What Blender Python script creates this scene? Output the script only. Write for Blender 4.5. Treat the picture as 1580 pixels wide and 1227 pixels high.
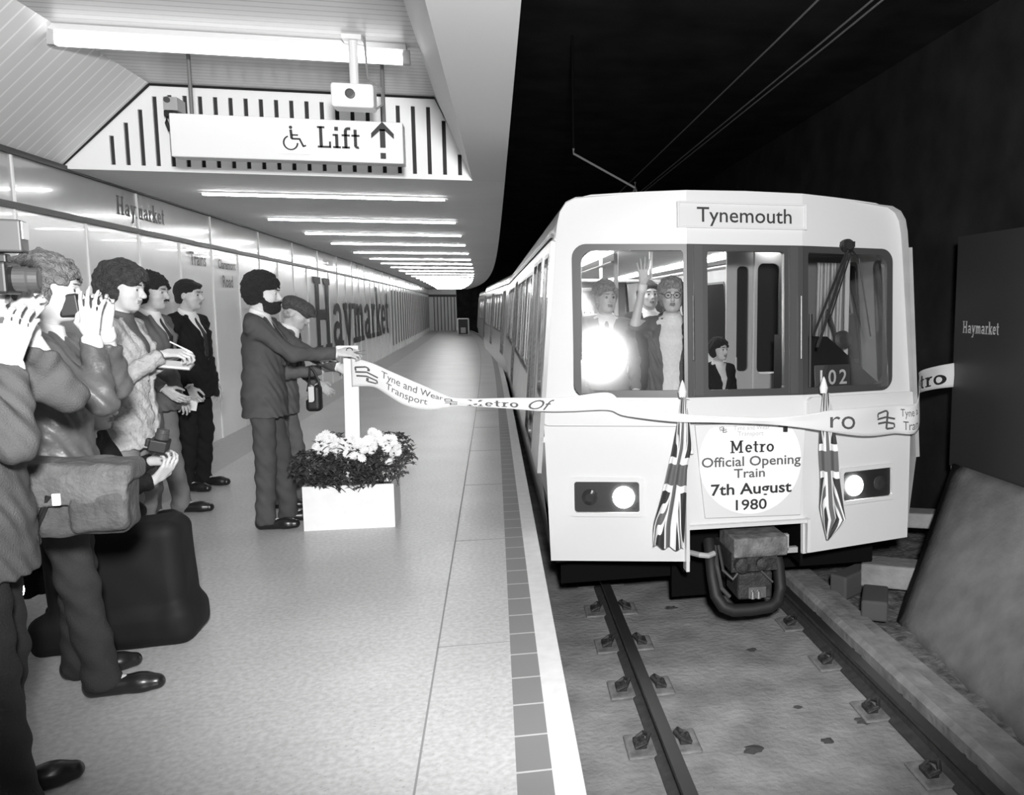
import bpy, bmesh, math, random
import numpy as np
from mathutils import Vector, Matrix
from mathutils.geometry import tessellate_polygon
PI = math.pi
for o in list(bpy.data.objects): bpy.data.objects.remove(o)
SC = bpy.context.scene
COL = SC.collection
random.seed(7)

# ---------------------------------------------------------------- camera, world, exposure
FPX, PX0, PY0, EYE = 1250.0, 1030.0, 613.5, 1.58
PITCH = math.atan((PY0 - 472.0) / FPX)
YAW = math.atan((PX0 - 780.0) / FPX * math.cos(PITCH))
cam = bpy.data.cameras.new('camera'); co = bpy.data.objects.new('camera', cam); COL.objects.link(co)
co.location = (0, 0, EYE); co.rotation_euler = (PI / 2 - PITCH, 0, -YAW)
cam.sensor_fit = 'HORIZONTAL'; cam.sensor_width = 36.0
cam.lens = 36.0 * FPX / 1580.0; cam.shift_x = -(PX0 - 790.0) / 1580.0
cam.clip_start = 0.05; cam.clip_end = 300
SC.camera = co
w = bpy.data.worlds.new('world'); SC.world = w; w.use_nodes = True
w.node_tree.nodes['Background'].inputs[0].default_value = (1, 1, 1, 1)
w.node_tree.nodes['Background'].inputs[1].default_value = 0.03
vs = SC.view_settings
vs.view_transform = 'Standard'; vs.look = 'None'; vs.gamma = 1.0; vs.use_curve_mapping = False
vs.exposure = 1.2

def lamp(name, loc, energy, size=0.1, target=None, kind='AREA', spot=None):
    l = bpy.data.lights.new(name, kind); l.energy = energy
    if kind == 'AREA': l.shape = 'DISK'; l.size = size
    else: l.shadow_soft_size = size
    if spot: l.spot_size = spot; l.spot_blend = 0.45
    o = bpy.data.objects.new(name, l); COL.objects.link(o); o.location = loc
    if target is not None:
        o.rotation_euler = (Vector(target) - Vector(loc)).to_track_quat('-Z', 'Y').to_euler()
    return o
# the photographer's flash, held a little above and beside the lens
FLASH = (0.12, -0.4, 2.12)
lamp('camera_flash', FLASH, 800, 0.14, (0.75, 6.1, 2.25), 'SPOT', math.radians(89))

# ---------------------------------------------------------------- pixel -> place helpers (real depths)
_c, _s, _cp, _sp = math.cos(PITCH), math.sin(PITCH), math.cos(YAW), math.sin(YAW)
def ray(px, py):
    u = (px - PX0) / FPX; v = (PY0 - py) / FPX
    f = _c + v * _s; z = -_s + v * _c
    return (u * _cp + f * _sp, -u * _sp + f * _cp, z)
def atY(px, py, Y):
    d = ray(px, py); t = Y / d[1]; return Vector((d[0] * t, Y, EYE + d[2] * t))
def atZ(px, py, Z=0.0):
    d = ray(px, py); t = (Z - EYE) / d[2]; return Vector((d[0] * t, d[1] * t, Z))

# ---------------------------------------------------------------- materials
def mat(name, g, rough=0.6, metal=0.0, spec=0.5, noise=0.0, scale=20.0, bump=0.0, bscale=60.0, emit=0.0, coat=0.0, stretch=None):
    m = bpy.data.materials.new(name); m.use_nodes = True
    nt = m.node_tree; b = nt.nodes['Principled BSDF']
    b.inputs['Base Color'].default_value = (g, g, g, 1)
    b.inputs['Roughness'].default_value = rough; b.inputs['Metallic'].default_value = metal
    b.inputs['Specular IOR Level'].default_value = spec
    b.inputs['Coat Weight'].default_value = coat
    if emit:
        b.inputs['Emission Color'].default_value = (1, 1, 1, 1); b.inputs['Emission Strength'].default_value = emit
    if noise or bump:
        tc = nt.nodes.new('ShaderNodeTexCoord'); mp = nt.nodes.new('ShaderNodeMapping')
        nt.links.new(tc.outputs['Object'], mp.inputs[0])
        if stretch: mp.inputs['Scale'].default_value = stretch
    if noise:
        n = nt.nodes.new('ShaderNodeTexNoise'); n.inputs['Scale'].default_value = scale; n.inputs['Detail'].default_value = 5
        nt.links.new(mp.outputs[0], n.inputs['Vector'])
        r = nt.nodes.new('ShaderNodeMapRange'); r.inputs['From Min'].default_value = 0.3; r.inputs['From Max'].default_value = 0.7
        r.inputs['To Min'].default_value = g * (1 - noise); r.inputs['To Max'].default_value = min(1, g * (1 + noise))
        nt.links.new(n.outputs['Fac'], r.inputs['Value']); nt.links.new(r.outputs[0], b.inputs['Base Color'])
    if bump:
        n = nt.nodes.new('ShaderNodeTexNoise'); n.inputs['Scale'].default_value = bscale; n.inputs['Detail'].default_value = 3
        nt.links.new(mp.outputs[0], n.inputs['Vector'])
        bp = nt.nodes.new('ShaderNodeBump'); bp.inputs['Strength'].default_value = bump; bp.inputs['Distance'].default_value = 0.02
        nt.links.new(n.outputs['Fac'], bp.inputs['Height']); nt.links.new(bp.outputs[0], b.inputs['Normal'])
    return m
def glassmat(name, tint=0.85, refl=0.12, rough=0.02):
    m = bpy.data.materials.new(name); m.use_nodes = True; nt = m.node_tree
    for n in list(nt.nodes): nt.nodes.remove(n)
    out = nt.nodes.new('ShaderNodeOutputMaterial'); mx = nt.nodes.new('ShaderNodeMixShader')
    t = nt.nodes.new('ShaderNodeBsdfTransparent'); t.inputs[0].default_value = (tint, tint, tint, 1)
    g = nt.nodes.new('ShaderNodeBsdfGlossy'); g.inputs['Roughness'].default_value = rough; g.inputs[0].default_value = (1, 1, 1, 1)
    lw = nt.nodes.new('ShaderNodeLayerWeight'); lw.inputs[0].default_value = 0.25
    r = nt.nodes.new('ShaderNodeMapRange'); r.inputs['To Min'].default_value = refl; r.inputs['To Max'].default_value = 0.9
    nt.links.new(lw.outputs['Fresnel'], r.inputs['Value']); nt.links.new(r.outputs[0], mx.inputs[0])
    nt.links.new(t.outputs[0], mx.inputs[1]); nt.links.new(g.outputs[0], mx.inputs[2]); nt.links.new(mx.outputs[0], out.inputs[0])
    return m
M = dict(
    concrete=mat('track_concrete', 0.28, 0.9, noise=0.3, scale=3.2, bump=0.5, bscale=24),
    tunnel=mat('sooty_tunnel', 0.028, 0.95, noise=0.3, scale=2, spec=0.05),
    void=mat('deep_shade_black', 0.008, 0.95, spec=0.0),  # near-black that puts the deep shade below edges into the colour
    nosing=mat('white_nosing', 0.66, 0.6, noise=0.06, scale=14),
    enamel=mat('white_enamel', 0.88, 0.22, noise=0.03, scale=2, coat=0.2),
    band=mat('glossy_grey_band', 0.40, 0.18, coat=0.5, noise=0.04, scale=3),
    black=mat('black_paint', 0.012, 0.5),
    white=mat('white_paint', 0.85, 0.4),
    offwhite=mat('offwhite_panel', 0.68, 0.5),
    grey=mat('mid_grey', 0.2, 0.5),
    lgrey=mat('light_grey', 0.42, 0.45),
    dgrey=mat('dark_grey', 0.06, 0.5),
    rubber=mat('black_rubber', 0.014, 0.6),
    steel=mat('worn_steel', 0.35, 0.35, 0.8, noise=0.2, scale=30),
    rust=mat('dark_rail_side', 0.045, 0.7, noise=0.3, scale=20),
    railtop=mat('rail_running_top', 0.06, 0.45, 0.5),
    iron=mat('cast_iron', 0.03, 0.6, noise=0.5, scale=25, bump=0.4),
    tube=mat('lit_tube', 0.9, 0.4, emit=14.0),
    bigtube=mat('lit_coffer_tube', 0.9, 0.4, emit=1.2),
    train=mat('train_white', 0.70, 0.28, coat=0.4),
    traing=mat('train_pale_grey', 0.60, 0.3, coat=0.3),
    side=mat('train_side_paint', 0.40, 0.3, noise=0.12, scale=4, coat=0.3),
    frame=mat('window_surround', 0.055, 0.4),
    frame2=mat('window_pillar', 0.075, 0.35),
    glass=glassmat('cab_glass', 0.92, 0.06, 0.07),
    sglass=glassmat('side_glass', 0.55, 0.12),
    lampon=mat('lamp_lit', 1, 0.3, emit=22.0),
    lampoff=mat('lamp_unlit', 0.03, 0.1),
    cloth=mat('ribbon_cloth', 0.82, 0.7),
    ink=mat('black_ink', 0.02, 0.6),
    inkg=mat('grey_ink', 0.10, 0.6),
    wood=mat('whitewashed_wood', 0.82, 0.55, noise=0.05, scale=9),
    soil=mat('dark_soil', 0.03, 0.95, noise=0.5, scale=40),
    board=mat('grey_board', 0.165, 0.85, noise=0.22, scale=5, bump=0.25, bscale=30),
    darkpanel=mat('dark_sign_panel', 0.04, 0.5),
    wallpanel=mat('wall_joint', 0.8, 0.3),
)
# ceiling of thin metal strips: fine dark lines across (object-space stripes)
def stripemat(name, g, axis, pitch, width, dark, rough=0.35, axis2=None):
    m = bpy.data.materials.new(name); m.use_nodes = True; nt = m.node_tree; b = nt.nodes['Principled BSDF']
    b.inputs['Roughness'].default_value = rough
    tc = nt.nodes.new('ShaderNodeTexCoord'); sx = nt.nodes.new('ShaderNodeSeparateXYZ'); nt.links.new(tc.outputs['Object'], sx.inputs[0])
    def math_(op, a, bb):
        n = nt.nodes.new('ShaderNodeMath'); n.operation = op
        if isinstance(a, (int, float)): n.inputs[0].default_value = a
        else: nt.links.new(a, n.inputs[0])
        if isinstance(bb, (int, float)): n.inputs[1].default_value = bb
        else: nt.links.new(bb, n.inputs[1])
        return n.outputs[0]
    f = math_('FRACT', math_('DIVIDE', sx.outputs[axis], pitch), 0)
    l = math_('LESS_THAN', f, width)
    if axis2:
        f2 = math_('FRACT', math_('DIVIDE', sx.outputs[axis2[0]], axis2[1]), 0)
        l = math_('MAXIMUM', l, math_('LESS_THAN', f2, axis2[2]))
    n = nt.nodes.new('ShaderNodeTexNoise'); n.inputs['Scale'].default_value = 1.3; nt.links.new(tc.outputs['Object'], n.inputs['Vector'])
    r = nt.nodes.new('ShaderNodeMapRange'); r.inputs['From Min'].default_value = 0; r.inputs['From Max'].default_value = 1
    r.inputs['To Min'].default_value = g; r.inputs['To Max'].default_value = dark
    nt.links.new(l, r.inputs['Value'])
    mm = math_('MULTIPLY', r.outputs[0], math_('ADD', math_('MULTIPLY', n.outputs['Fac'], 0.16), 0.92))
    nt.links.new(mm, b.inputs['Base Color'])
    return m
M['slats'] = stripemat('ceiling_strips', 0.80, 1, 0.10, 0.10, 0.6, 0.7)
M['slats_coffer'] = stripemat('coffer_strips', 0.66, 1, 0.085, 0.22, 0.46)
M['slats_slope'] = stripemat('slope_strips', 0.74, 1, 0.115, 0.14, 0.95)
M['tiles'] = stripemat('edge_tiles', 0.20, 1, 0.24, 0.045, 0.5, 0.4)
def floormat():
    m = bpy.data.materials.new('terrazzo_floor'); m.use_nodes = True; nt = m.node_tree; b = nt.nodes['Principled BSDF']
    b.inputs['Roughness'].default_value = 0.33
    tc = nt.nodes.new('ShaderNodeTexCoord'); n = nt.nodes.new('ShaderNodeTexNoise'); n.inputs['Scale'].default_value = 42; n.inputs['Detail'].default_value = 6
    n2 = nt.nodes.new('ShaderNodeTexVoronoi'); n2.inputs['Scale'].default_value = 26
    n3 = nt.nodes.new('ShaderNodeTexNoise'); n3.inputs['Scale'].default_value = 1.4
    for q in (n, n2, n3): nt.links.new(tc.outputs['Object'], q.inputs['Vector'])
    r1 = nt.nodes.new('ShaderNodeMapRange'); r1.inputs['From Min'].default_value = .35; r1.inputs['From Max'].default_value = .65; r1.inputs['To Min'].default_value = .43; r1.inputs['To Max'].default_value = .56
    r2 = nt.nodes.new('ShaderNodeMapRange'); r2.inputs['From Min'].default_value = 0.05; r2.inputs['From Max'].default_value = .16; r2.inputs['To Min'].default_value = .72; r2.inputs['To Max'].default_value = 1
    r3 = nt.nodes.new('ShaderNodeMapRange'); r3.inputs['From Min'].default_value = .3; r3.inputs['From Max'].default_value = .7; r3.inputs['To Min'].default_value = .93; r3.inputs['To Max'].default_value = 1.07
    nt.links.new(n.outputs['Fac'], r1.inputs['Value']); nt.links.new(n2.outputs['Distance'], r2.inputs['Value']); nt.links.new(n3.outputs['Fac'], r3.inputs['Value'])
    a = nt.nodes.new('ShaderNodeMath'); a.operation = 'MULTIPLY'; nt.links.new(r1.outputs[0], a.inputs[0]); nt.links.new(r2.outputs[0], a.inputs[1])
    a2 = nt.nodes.new('ShaderNodeMath'); a2.operation = 'MULTIPLY'; nt.links.new(a.outputs[0], a2.inputs[0]); nt.links.new(r3.outputs[0], a2.inputs[1])
    nt.links.new(a2.outputs[0], b.inputs['Base Color'])
    return m
M['floor'] = floormat()

# ---------------------------------------------------------------- object helpers
def link(name, me, m=None, parent=None, smooth=False):
    o = bpy.data.objects.new(name, me); COL.objects.link(o)
    if m is not None:
        for mm in (m if isinstance(m, (list, tuple)) else [m]): me.materials.append(mm)
    if parent is not None: o.parent = parent
    if smooth: me.polygons.foreach_set('use_smooth', [True] * len(me.polygons))
    return o
def tag(o, label=None, cat=None, group=None, kind=None):
    if label: o['label'] = label
    if cat: o['category'] = cat
    if group: o['group'] = group
    if kind: o['kind'] = kind
    return o
def empty(name, loc=(0, 0, 0), rz=0.0, label=None, cat=None, group=None):
    o = bpy.data.objects.new(name, None); COL.objects.link(o); o.location = loc; o.rotation_euler = (0, 0, rz)
    return tag(o, label, cat, group)
def copy_tree(o, parent=None):
    c = o.copy(); COL.objects.link(c); c.parent = parent
    for ch in list(o.children): copy_tree(ch, c)
    return c
class MB:
    def __init__(s): s.v = []; s.f = []; s.mi = []
    def add(s, vs, fs, mi=0):
        n = len(s.v); s.v += [tuple(p) for p in vs]; s.f += [tuple(i + n for i in f) for f in fs]; s.mi += [mi] * len(fs); return s
    def box(s, x0, x1, y0, y1, z0, z1, mi=0, mtx=None, bev=0):
        if bev:
            bm = bmesh.new(); bmesh.ops.create_cube(bm, size=1)
            for v in bm.verts: v.co = Vector((x0 + (v.co.x + .5) * (x1 - x0), y0 + (v.co.y + .5) * (y1 - y0), z0 + (v.co.z + .5) * (z1 - z0)))
            bmesh.ops.bevel(bm, geom=bm.edges[:], offset=bev, segments=3, affect='EDGES', profile=.5)
            bm.verts.index_update(); vs = [v.co.copy() for v in bm.verts]; fs = [[v.index for v in f.verts] for f in bm.faces]; bm.free()
        else:
            vs = [Vector(p) for p in ((x0, y0, z0), (x1, y0, z0), (x1, y1, z0), (x0, y1, z0), (x0, y0, z1), (x1, y0, z1), (x1, y1, z1), (x0, y1, z1))]
            fs = [(0, 3, 2, 1), (4, 5, 6, 7), (0, 1, 5, 4), (1, 2, 6, 5), (2, 3, 7, 6), (3, 0, 4, 7)]
        if mtx: vs = [mtx @ v for v in vs]
        return s.add(vs, fs, mi)
    def tube(s, pts, r, n=10, mi=0, close=False):
        pts = [Vector(p) for p in pts]; rs = r if isinstance(r, (list, tuple)) else [r] * len(pts)
        rings = []; L = len(pts); up = Vector((0, 0, 1))
        for i, p in enumerate(pts):
            if close: t = pts[(i + 1) % L] - pts[i - 1]
            else: t = pts[min(i + 1, L - 1)] - pts[max(i - 1, 0)]
            t.normalize(); a = t.cross(up)
            if a.length < .05: a = t.cross(Vector((1, 0, 0)))
            a.normalize(); b = t.cross(a)
            rings.append([p + (a * math.cos(2 * PI * k / n) + b * math.sin(2 * PI * k / n)) * rs[i] for k in range(n)])
        vs = [q for rg in rings for q in rg]; fs = []
        for i in range(L if close else L - 1):
            j = (i + 1) % L
            for k in range(n):
                fs.append((i * n + k, i * n + (k + 1) % n, j * n + (k + 1) % n, j * n + k))
        if not close: fs += [tuple(range(n))[::-1], tuple((L - 1) * n + k for k in range(n))]
        return s.add(vs, fs, mi)
    def lathe(s, c, axis, prof, n=24, mi=0):
        c = Vector(c); ax = Vector(axis).normalized(); a = ax.cross(Vector((0, 0, 1)))
        if a.length < .05: a = ax.cross(Vector((1, 0, 0)))
        a.normalize(); b = ax.cross(a); vs = []; fs = []
        for (r, h) in prof:
            for k in range(n): vs.append(c + ax * h + (a * math.cos(2 * PI * k / n) + b * math.sin(2 * PI * k / n)) * r)
        for i in range(len(prof) - 1):
            for k in range(n): fs.append((i * n + k, i * n + (k + 1) % n, (i + 1) * n + (k + 1) % n, (i + 1) * n + k))
        fs += [tuple(range(n))[::-1], tuple((len(prof) - 1) * n + k for k in range(n))]
        return s.add(vs, fs, mi)
    def plate(s, outer, holes, o, u, v, th=0.01, mi=0):
        """2-D outline with holes laid on the frame (o,u,v) and given thickness th along u x v"""
        o = Vector(o); u = Vector(u).normalized(); v = Vector(v).normalized(); n = u.cross(v)
        loops = [outer] + list(holes); flat = [p for l in loops for p in l]; N = len(flat)
        tri = tessellate_polygon([[Vector((p[0], p[1], 0)) for p in l] for l in loops])
        vs = [o + u * p[0] + v * p[1] for p in flat] + [o + u * p[0] + v * p[1] - n * th for p in flat]
        fs = []
        for t in tri:
            a, b, c = [Vector((*flat[i], 0)) for i in t]
            if (b - a).cross(c - a).z < 0: t = t[::-1]
            fs.append(tuple(t)); fs.append(tuple(i + N for i in t[::-1]))
        k = 0
        for li, l in enumerate(loops):
            m = len(l)
            for i in range(m):
                a, b = k + i, k + (i + 1) % m
                fs.append((a, a + N, b + N, b))
            k += m
        return s.add(vs, fs, mi)
    def build(s, name, m, parent=None, smooth=False, fix=True, bevel=0):
        me = bpy.data.meshes.new(name); me.from_pydata(s.v, [], s.f)
        if any(s.mi): me.polygons.foreach_set('material_index', s.mi)
        if fix:
            bm = bmesh.new(); bm.from_mesh(me); bmesh.ops.recalc_face_normals(bm, faces=bm.faces[:]); bm.to_mesh(me); bm.free()
        me.update(); o = link(name, me, m, parent, smooth)
        if smooth:
            try: me.set_sharp_from_angle(angle=math.radians(38))
            except Exception: pass
        if bevel:
            md = o.modifiers.new('bevel', 'BEVEL'); md.width = bevel; md.segments = 2; md.limit_method = 'ANGLE'
        return o
def rrect(x0, z0, x1, z1, r, n=6):
    r4 = r if isinstance(r, (list, tuple)) else (r, r, r, r); out = []
    for (cx, cz, a0, rr) in ((x1 - r4[0], z0 + r4[0], -PI / 2, r4[0]), (x1 - r4[1], z1 - r4[1], 0, r4[1]), (x0 + r4[2], z1 - r4[2], PI / 2, r4[2]), (x0 + r4[3], z0 + r4[3], PI, r4[3])):
        for k in range(n + 1):
            a = a0 + PI / 2 * k / n; out.append((cx + rr * math.cos(a), cz + rr * math.sin(a)))
    return out
def interp(tab, y):
    if y <= tab[0][0]:
        (a, b), (c, d) = tab[0], tab[1]
    else:
        for i in range(len(tab) - 1):
            (a, b), (c, d) = tab[i], tab[i + 1]
            if y <= c: break
    return b + (d - b) * (y - a) / (c - a)
# plan curves of the platform (X as a function of Y)
def edge(Y): return -1.383e-05 * Y ** 3 + 1.7755e-4 * Y ** 2 - 0.014729 * Y + 0.2594
def wallx(Y): return -3.30 - 0.0085 * Y - 0.00042 * Y * Y
YS = [-2, -.5, 1, 2, 3, 4, 5, 6, 7, 8, 9, 10, 11, 12, 13, 14, 16, 18, 20, 22, 24, 26, 28, 30, 32, 34, 36, 38, 40, 42, 44, 46, 48, 50, 52, 54]
def strip(name, rows, m, parent=None, ys=YS, smooth=True, kind=None, thick=None, open_ends=False):
    """sweep a cross-section along the curved platform: rows = list of (xfun, z)"""
    b = MB(); n = len(rows); vs = []; fs = []
    for Y in ys:
        for fx, z in rows: vs.append((fx(Y), Y, z))
    for i in range(len(ys) - 1):
        for k in range(n - 1):
            fs.append((i * n + k, i * n + k + 1, (i + 1) * n + k + 1, (i + 1) * n + k))
    b.add(vs, fs); o = b.build(name, m, parent, smooth=False, fix=False)
    if thick:
        md = o.modifiers.new('solid', 'SOLIDIFY'); md.thickness = thick; md.offset = -1
    if kind: o['kind'] = kind
    return o

# ---------------------------------------------------------------- lettering
def text_verts(s, size, align='CENTER', bold=0.0, sx=1.0, shear=0.0):
    cu = bpy.data.curves.new('t', 'FONT'); cu.body = s; cu.size = size; cu.align_x = align; cu.align_y = 'BOTTOM_BASELINE'
    cu.offset = bold * size; cu.shear = shear; cu.resolution_u = 3
    o = bpy.data.objects.new('t', cu); COL.objects.link(o)
    me = bpy.data.meshes.new_from_object(o.evaluated_get(bpy.context.evaluated_depsgraph_get()))
    vs = [(v.co.x * sx, v.co.y) for v in me.vertices]; fs = [tuple(p.vertices) for p in me.polygons]
    bpy.data.objects.remove(o); bpy.data.curves.remove(cu); bpy.data.meshes.remove(me)
    return vs, fs
def P_rect(x0, y0, x1, y1): return [(x0, y0), (x1, y0), (x1, y1), (x0, y1)]
def P_arc(cx, cy, rx, ry, a0, a1, w, n=10):
    out = []
    a0, a1 = math.radians(a0), math.radians(a1)
    pts_o = [(cx + (rx) * math.cos(a0 + (a1 - a0) * k / n), cy + ry * math.sin(a0 + (a1 - a0) * k / n)) for k in range(n + 1)]
    pts_i = [(cx + (rx - w) * math.cos(a0 + (a1 - a0) * k / n), cy + (ry - w * .8) * math.sin(a0 + (a1 - a0) * k / n)) for k in range(n + 1)]
    for k in range(n): out.append([pts_o[k], pts_o[k + 1], pts_i[k + 1], pts_i[k]])
    return out
def P_line(x0, y0, x1, y1, w):
    d = math.hypot(x1 - x0, y1 - y0); nx, ny = -(y1 - y0) / d * w / 2, (x1 - x0) / d * w / 2
    return [(x0 + nx, y0 + ny), (x1 + nx, y1 + ny), (x1 - nx, y1 - ny), (x0 - nx, y0 - ny)]
def slab_glyph(ch, W=0.16, S=0.09):
    R = P_rect; X = 0.66
    if ch == 'H': return .95, [R(.1, 0, .1 + W, 1), R(.62, 0, .62 + W, 1), R(.1, .43, .7, .57), R(0, 0, .36, S), R(.52, 0, .88, S), R(0, 1 - S, .36, 1), R(.52, 1 - S, .88, 1)]
    if ch == 'L': return .74, [R(.1, 0, .1 + W, 1), R(0, 0, .68, S), R(0, 1 - S, .38, 1), R(.58, 0, .68, .3)]
    if ch == 'M': return 1.1, [R(.1, 0, .24, 1), R(.76, 0, .76 + W, 1), P_line(.17, .97, .5, .2, .15), P_line(.5, .2, .83, .97, .15), R(0, 0, .34, S), R(.66, 0, 1.02, S), R(0, 1 - S, .2, 1), R(.82, 1 - S, 1.02, 1)]
    if ch == 'i': return .42, [R(.12, 0, .12 + W, X), R(0, 0, .4, S), R(0, X - S, .2, X), R(.1, .82, .1 + W + .03, 1)]
    if ch == 'f': return .46, [R(.12, 0, .12 + W, .8), R(0, 0, .4, S), R(0, X - S, .42, X)] + P_arc(.33, .78, .21, .22, 90, 180, W) + [R(.33, .87, .46, 1)]
    if ch == 't': return .46, [R(.12, .14, .12 + W, .9), R(0, X - S, .42, X)] + P_arc(.32, .16, .2, .16, 180, 290, W * .9)
    if ch == 'a': return .68, [R(.4, .0, .4 + W, .48), R(.4, 0, .66, S)] + P_arc(.3, .45, .26, .21, 0, 165, W * .9) + P_arc(.27, .2, .24, .2, 40, 360, W * .85)
    if ch == 'y': return .66, [P_line(.12, X, .34, .02, W), P_line(.56, X, .24, -.28, W * .9), R(0, X - S, .28, X), R(.42, X - S, .68, X), R(.04, -.32, .26, -.22)]
    if ch == 'm': return 1.02, [R(.1, 0, .1 + W, X), R(.42, 0, .42 + W, .5), R(.74, 0, .74 + W, .5), R(0, X - S, .2, X), R(0, 0, .34, S), R(.36, 0, .64, S), R(.68, 0, .98, S)] + P_arc(.4, .46, .18, .2, 0, 180, W * .9) + P_arc(.72, .46, .18, .2, 0, 180, W * .9)
    if ch == 'n': return .7, [R(.1, 0, .1 + W, X), R(.44, 0, .44 + W, .48), R(0, X - S, .2, X), R(0, 0, .34, S), R(.38, 0, .7, S)] + P_arc(.4, .44, .2, .22, 0, 180, W * .9)
    if ch == 'r': return .5, [R(.1, 0, .1 + W, X), R(0, X - S, .2, X), R(0, 0, .38, S)] + P_arc(.4, .42, .22, .24, 60, 180, W * .9)
    if ch == 'k': return .68, [R(.1, 0, .1 + W, 1), R(0, 1 - S, .2, 1), R(0, 0, .34, S), P_line(.24, .28, .54, .62, .12), P_line(.32, .36, .58, .04, W), R(.42, X - S, .68, X), R(.42, 0, .7, S)]
    if ch == 'e': return .62, [R(.06, .29, .54, .29 + S)] + P_arc(.31, .33, .28, .33, -5, 320, W)
    if ch == 'o': return .66, P_arc(.32, .33, .3, .33, 0, 360, W, 16)
    return .4, []
def slab_text(s, h):
    x = 0; vs = []; fs = []
    for ch in s:
        adv, ps = slab_glyph(ch)
        for p in ps:
            n = len(vs); vs += [(q[0] * h + x, q[1] * h) for q in p]; fs.append(tuple(range(n, n + len(p))))
        x += (adv + .04) * h
    return [(a - x / 2, b) for a, b in vs], fs
def place2d(name, vf, m, parent, o, u, v, lift=0.002, kind=None):
    vs, fs = vf; o = Vector(o); u = Vector(u).normalized(); v = Vector(v).normalized(); n = u.cross(v)
    b = MB(); b.add([o + u * x + v * y + n * lift for x, y in vs], fs); return b.build(name, m, parent, fix=False)
def logo2d(h):
    """the transport authority's mark: crossed wavy bars"""
    L = [P_line(-.55, .30, -.05, .42, .09), P_line(-.05, .42, .1, .36, .09), P_line(.1, .36, .02, -.42, .13), P_line(-.55, .05, .0, .12, .09), P_line(.0, .12, .6, .0, .09),
         P_line(-.5, -.15, .0, -.12, .09), P_line(.0, -.12, .55, -.22, .09), P_line(.02, -.42, .5, -.42, .09), P_line(.55, -.22, .55, -.4, .09), P_line(-.55, .30, -.52, .12, .08)]
    vs = []; fs = []
    for p in L:
        n = len(vs); vs += [(a * h, b * h) for a, b in p]; fs.append((n, n + 1, n + 2, n + 3))
    return vs, fs
def merge2d(*items):
    vs = []; fs = []
    for (v, f), dx, dy in items:
        n = len(vs); vs += [(a + dx, b + dy) for a, b in v]; fs += [tuple(i + n for i in q) for q in f]
    return vs, fs
# ================================================================ STATION SHELL
def S(o): o['kind'] = 'structure'; return o
def wallx(Y): return -3.27 - 0.0055 * Y - 0.00042 * Y * Y
W_ = lambda d: (lambda Y: wallx(Y) + d)
E_ = lambda d: (lambda Y: edge(Y) + d)
strip('floor', [(W_(0.6), 0), (W_(1.6), 0), (E_(-1.2), 0), (E_(-.22), 0)], M['floor'], kind='structure')
M['gutter'] = mat('floor_band', 0.40, 0.4, noise=0.1, scale=20)
strip('trim_1', [(W_(0), .0), (W_(0.6), 0.0)], M['gutter'], kind='structure')
strip('trim_2', [(E_(-.22), 0), (E_(-.10), 0)], M['tiles'], kind='structure')
strip('trim_3', [(E_(-.10), 0), (E_(0), 0), (E_(0), -.10), (E_(-.06), -.10)], M['nosing'], kind='structure')
strip('trim_4', [(E_(-.06), -.10), (E_(-.06), -.92)], M['void'], kind='structure')  # riser coloured near-black for the shade under the nosing
jm = mat('floor_joint', 0.26, 0.7)
strip('trim_5', [(E_(-.553), .0015), (E_(-.545), .0015)], jm, kind='structure')
b = MB()
for Y in (3.75, 5.5, 7.25, 9, 10.75, 12.5):
    b.box(edge(Y) - .55, edge(Y) - .22, Y, Y + .006, 0, .0015)
S(b.build('trim_6', jm))
# left wall: panels, black trims, glossy sign band
strip('wall_left', [(W_(0), 0), (W_(0), 2.25)], M['enamel'], kind='structure')
strip('trim_7', [(W_(0.015), 2.245), (W_(0.015), 2.29)], M['black'], thick=.02, kind='structure')
strip('trim_8', [(W_(0.0), 2.28), (W_(0.0), 2.625)], M['band'], kind='structure')
strip('trim_9', [(W_(0.015), 2.615), (W_(0.015), 2.655)], M['black'], thick=.02, kind='structure')
b = MB(); Y = 2.5; k = 0
while Y < 53:
    z1 = 2.245 if (k % 2) else 2.61
    b.box(wallx(Y) - .01, wallx(Y) + .012, Y - .013, Y + .013, 0.0, 2.245)
    if k % 2 == 0: b.box(wallx(Y) - .01, wallx(Y) + .012, Y - .009, Y + .009, 2.29, 2.615)
    Y += 1.0; k += 1
S(b.build('trim_10', M['wallpanel']))
m_ = mat('dark_joint', .24, .6); b = MB(); Y = 28.5
while Y < 53:
    b.box(wallx(Y) - .01, wallx(Y) + .014, Y + .4, Y + .48, 0.25, 2.1); Y += 1.0
S(b.build('trim_11', m_))
# lower ceiling beyond the bulkhead, raised coffer in front of it
BY, CZ, TZ = 7.2, 2.63, 3.30
ysf = [y for y in YS if y > BY]; ysf = [BY] + ysf; ysn = [-3, 0, 1, 2, 3, 4, 5, 6, BY]
strip('ceiling', [(W_(0), CZ), (E_(-.14), CZ)], M['slats'], ys=ysf, kind='structure')
strip('ceiling_edge_beam', [(lambda Y: -.25, CZ), (E_(-.14), CZ), (E_(-.14), 4.3)], mat('beam_white', .72, .5), ys=ysn).name = 'trim_12'
S(bpy.data.objects['trim_12'])
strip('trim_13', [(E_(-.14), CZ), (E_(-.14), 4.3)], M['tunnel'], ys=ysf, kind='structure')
strip('ceiling_slope_right', [(lambda Y: -.53, TZ), (lambda Y: -.25, CZ)], M['offwhite'], ys=ysn, kind='structure').name = 'trim_14'
strip('ceiling_top', [(lambda Y: -2.68, TZ), (lambda Y: -.53, TZ)], M['slats_coffer'], ys=ysn, kind='structure').name = 'trim_15'
strip('ceiling_slope_left', [(W_(0), 2.65), (lambda Y: -2.68, TZ)], M['slats_slope'], ys=ysn, kind='structure').name = 'trim_16'
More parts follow.
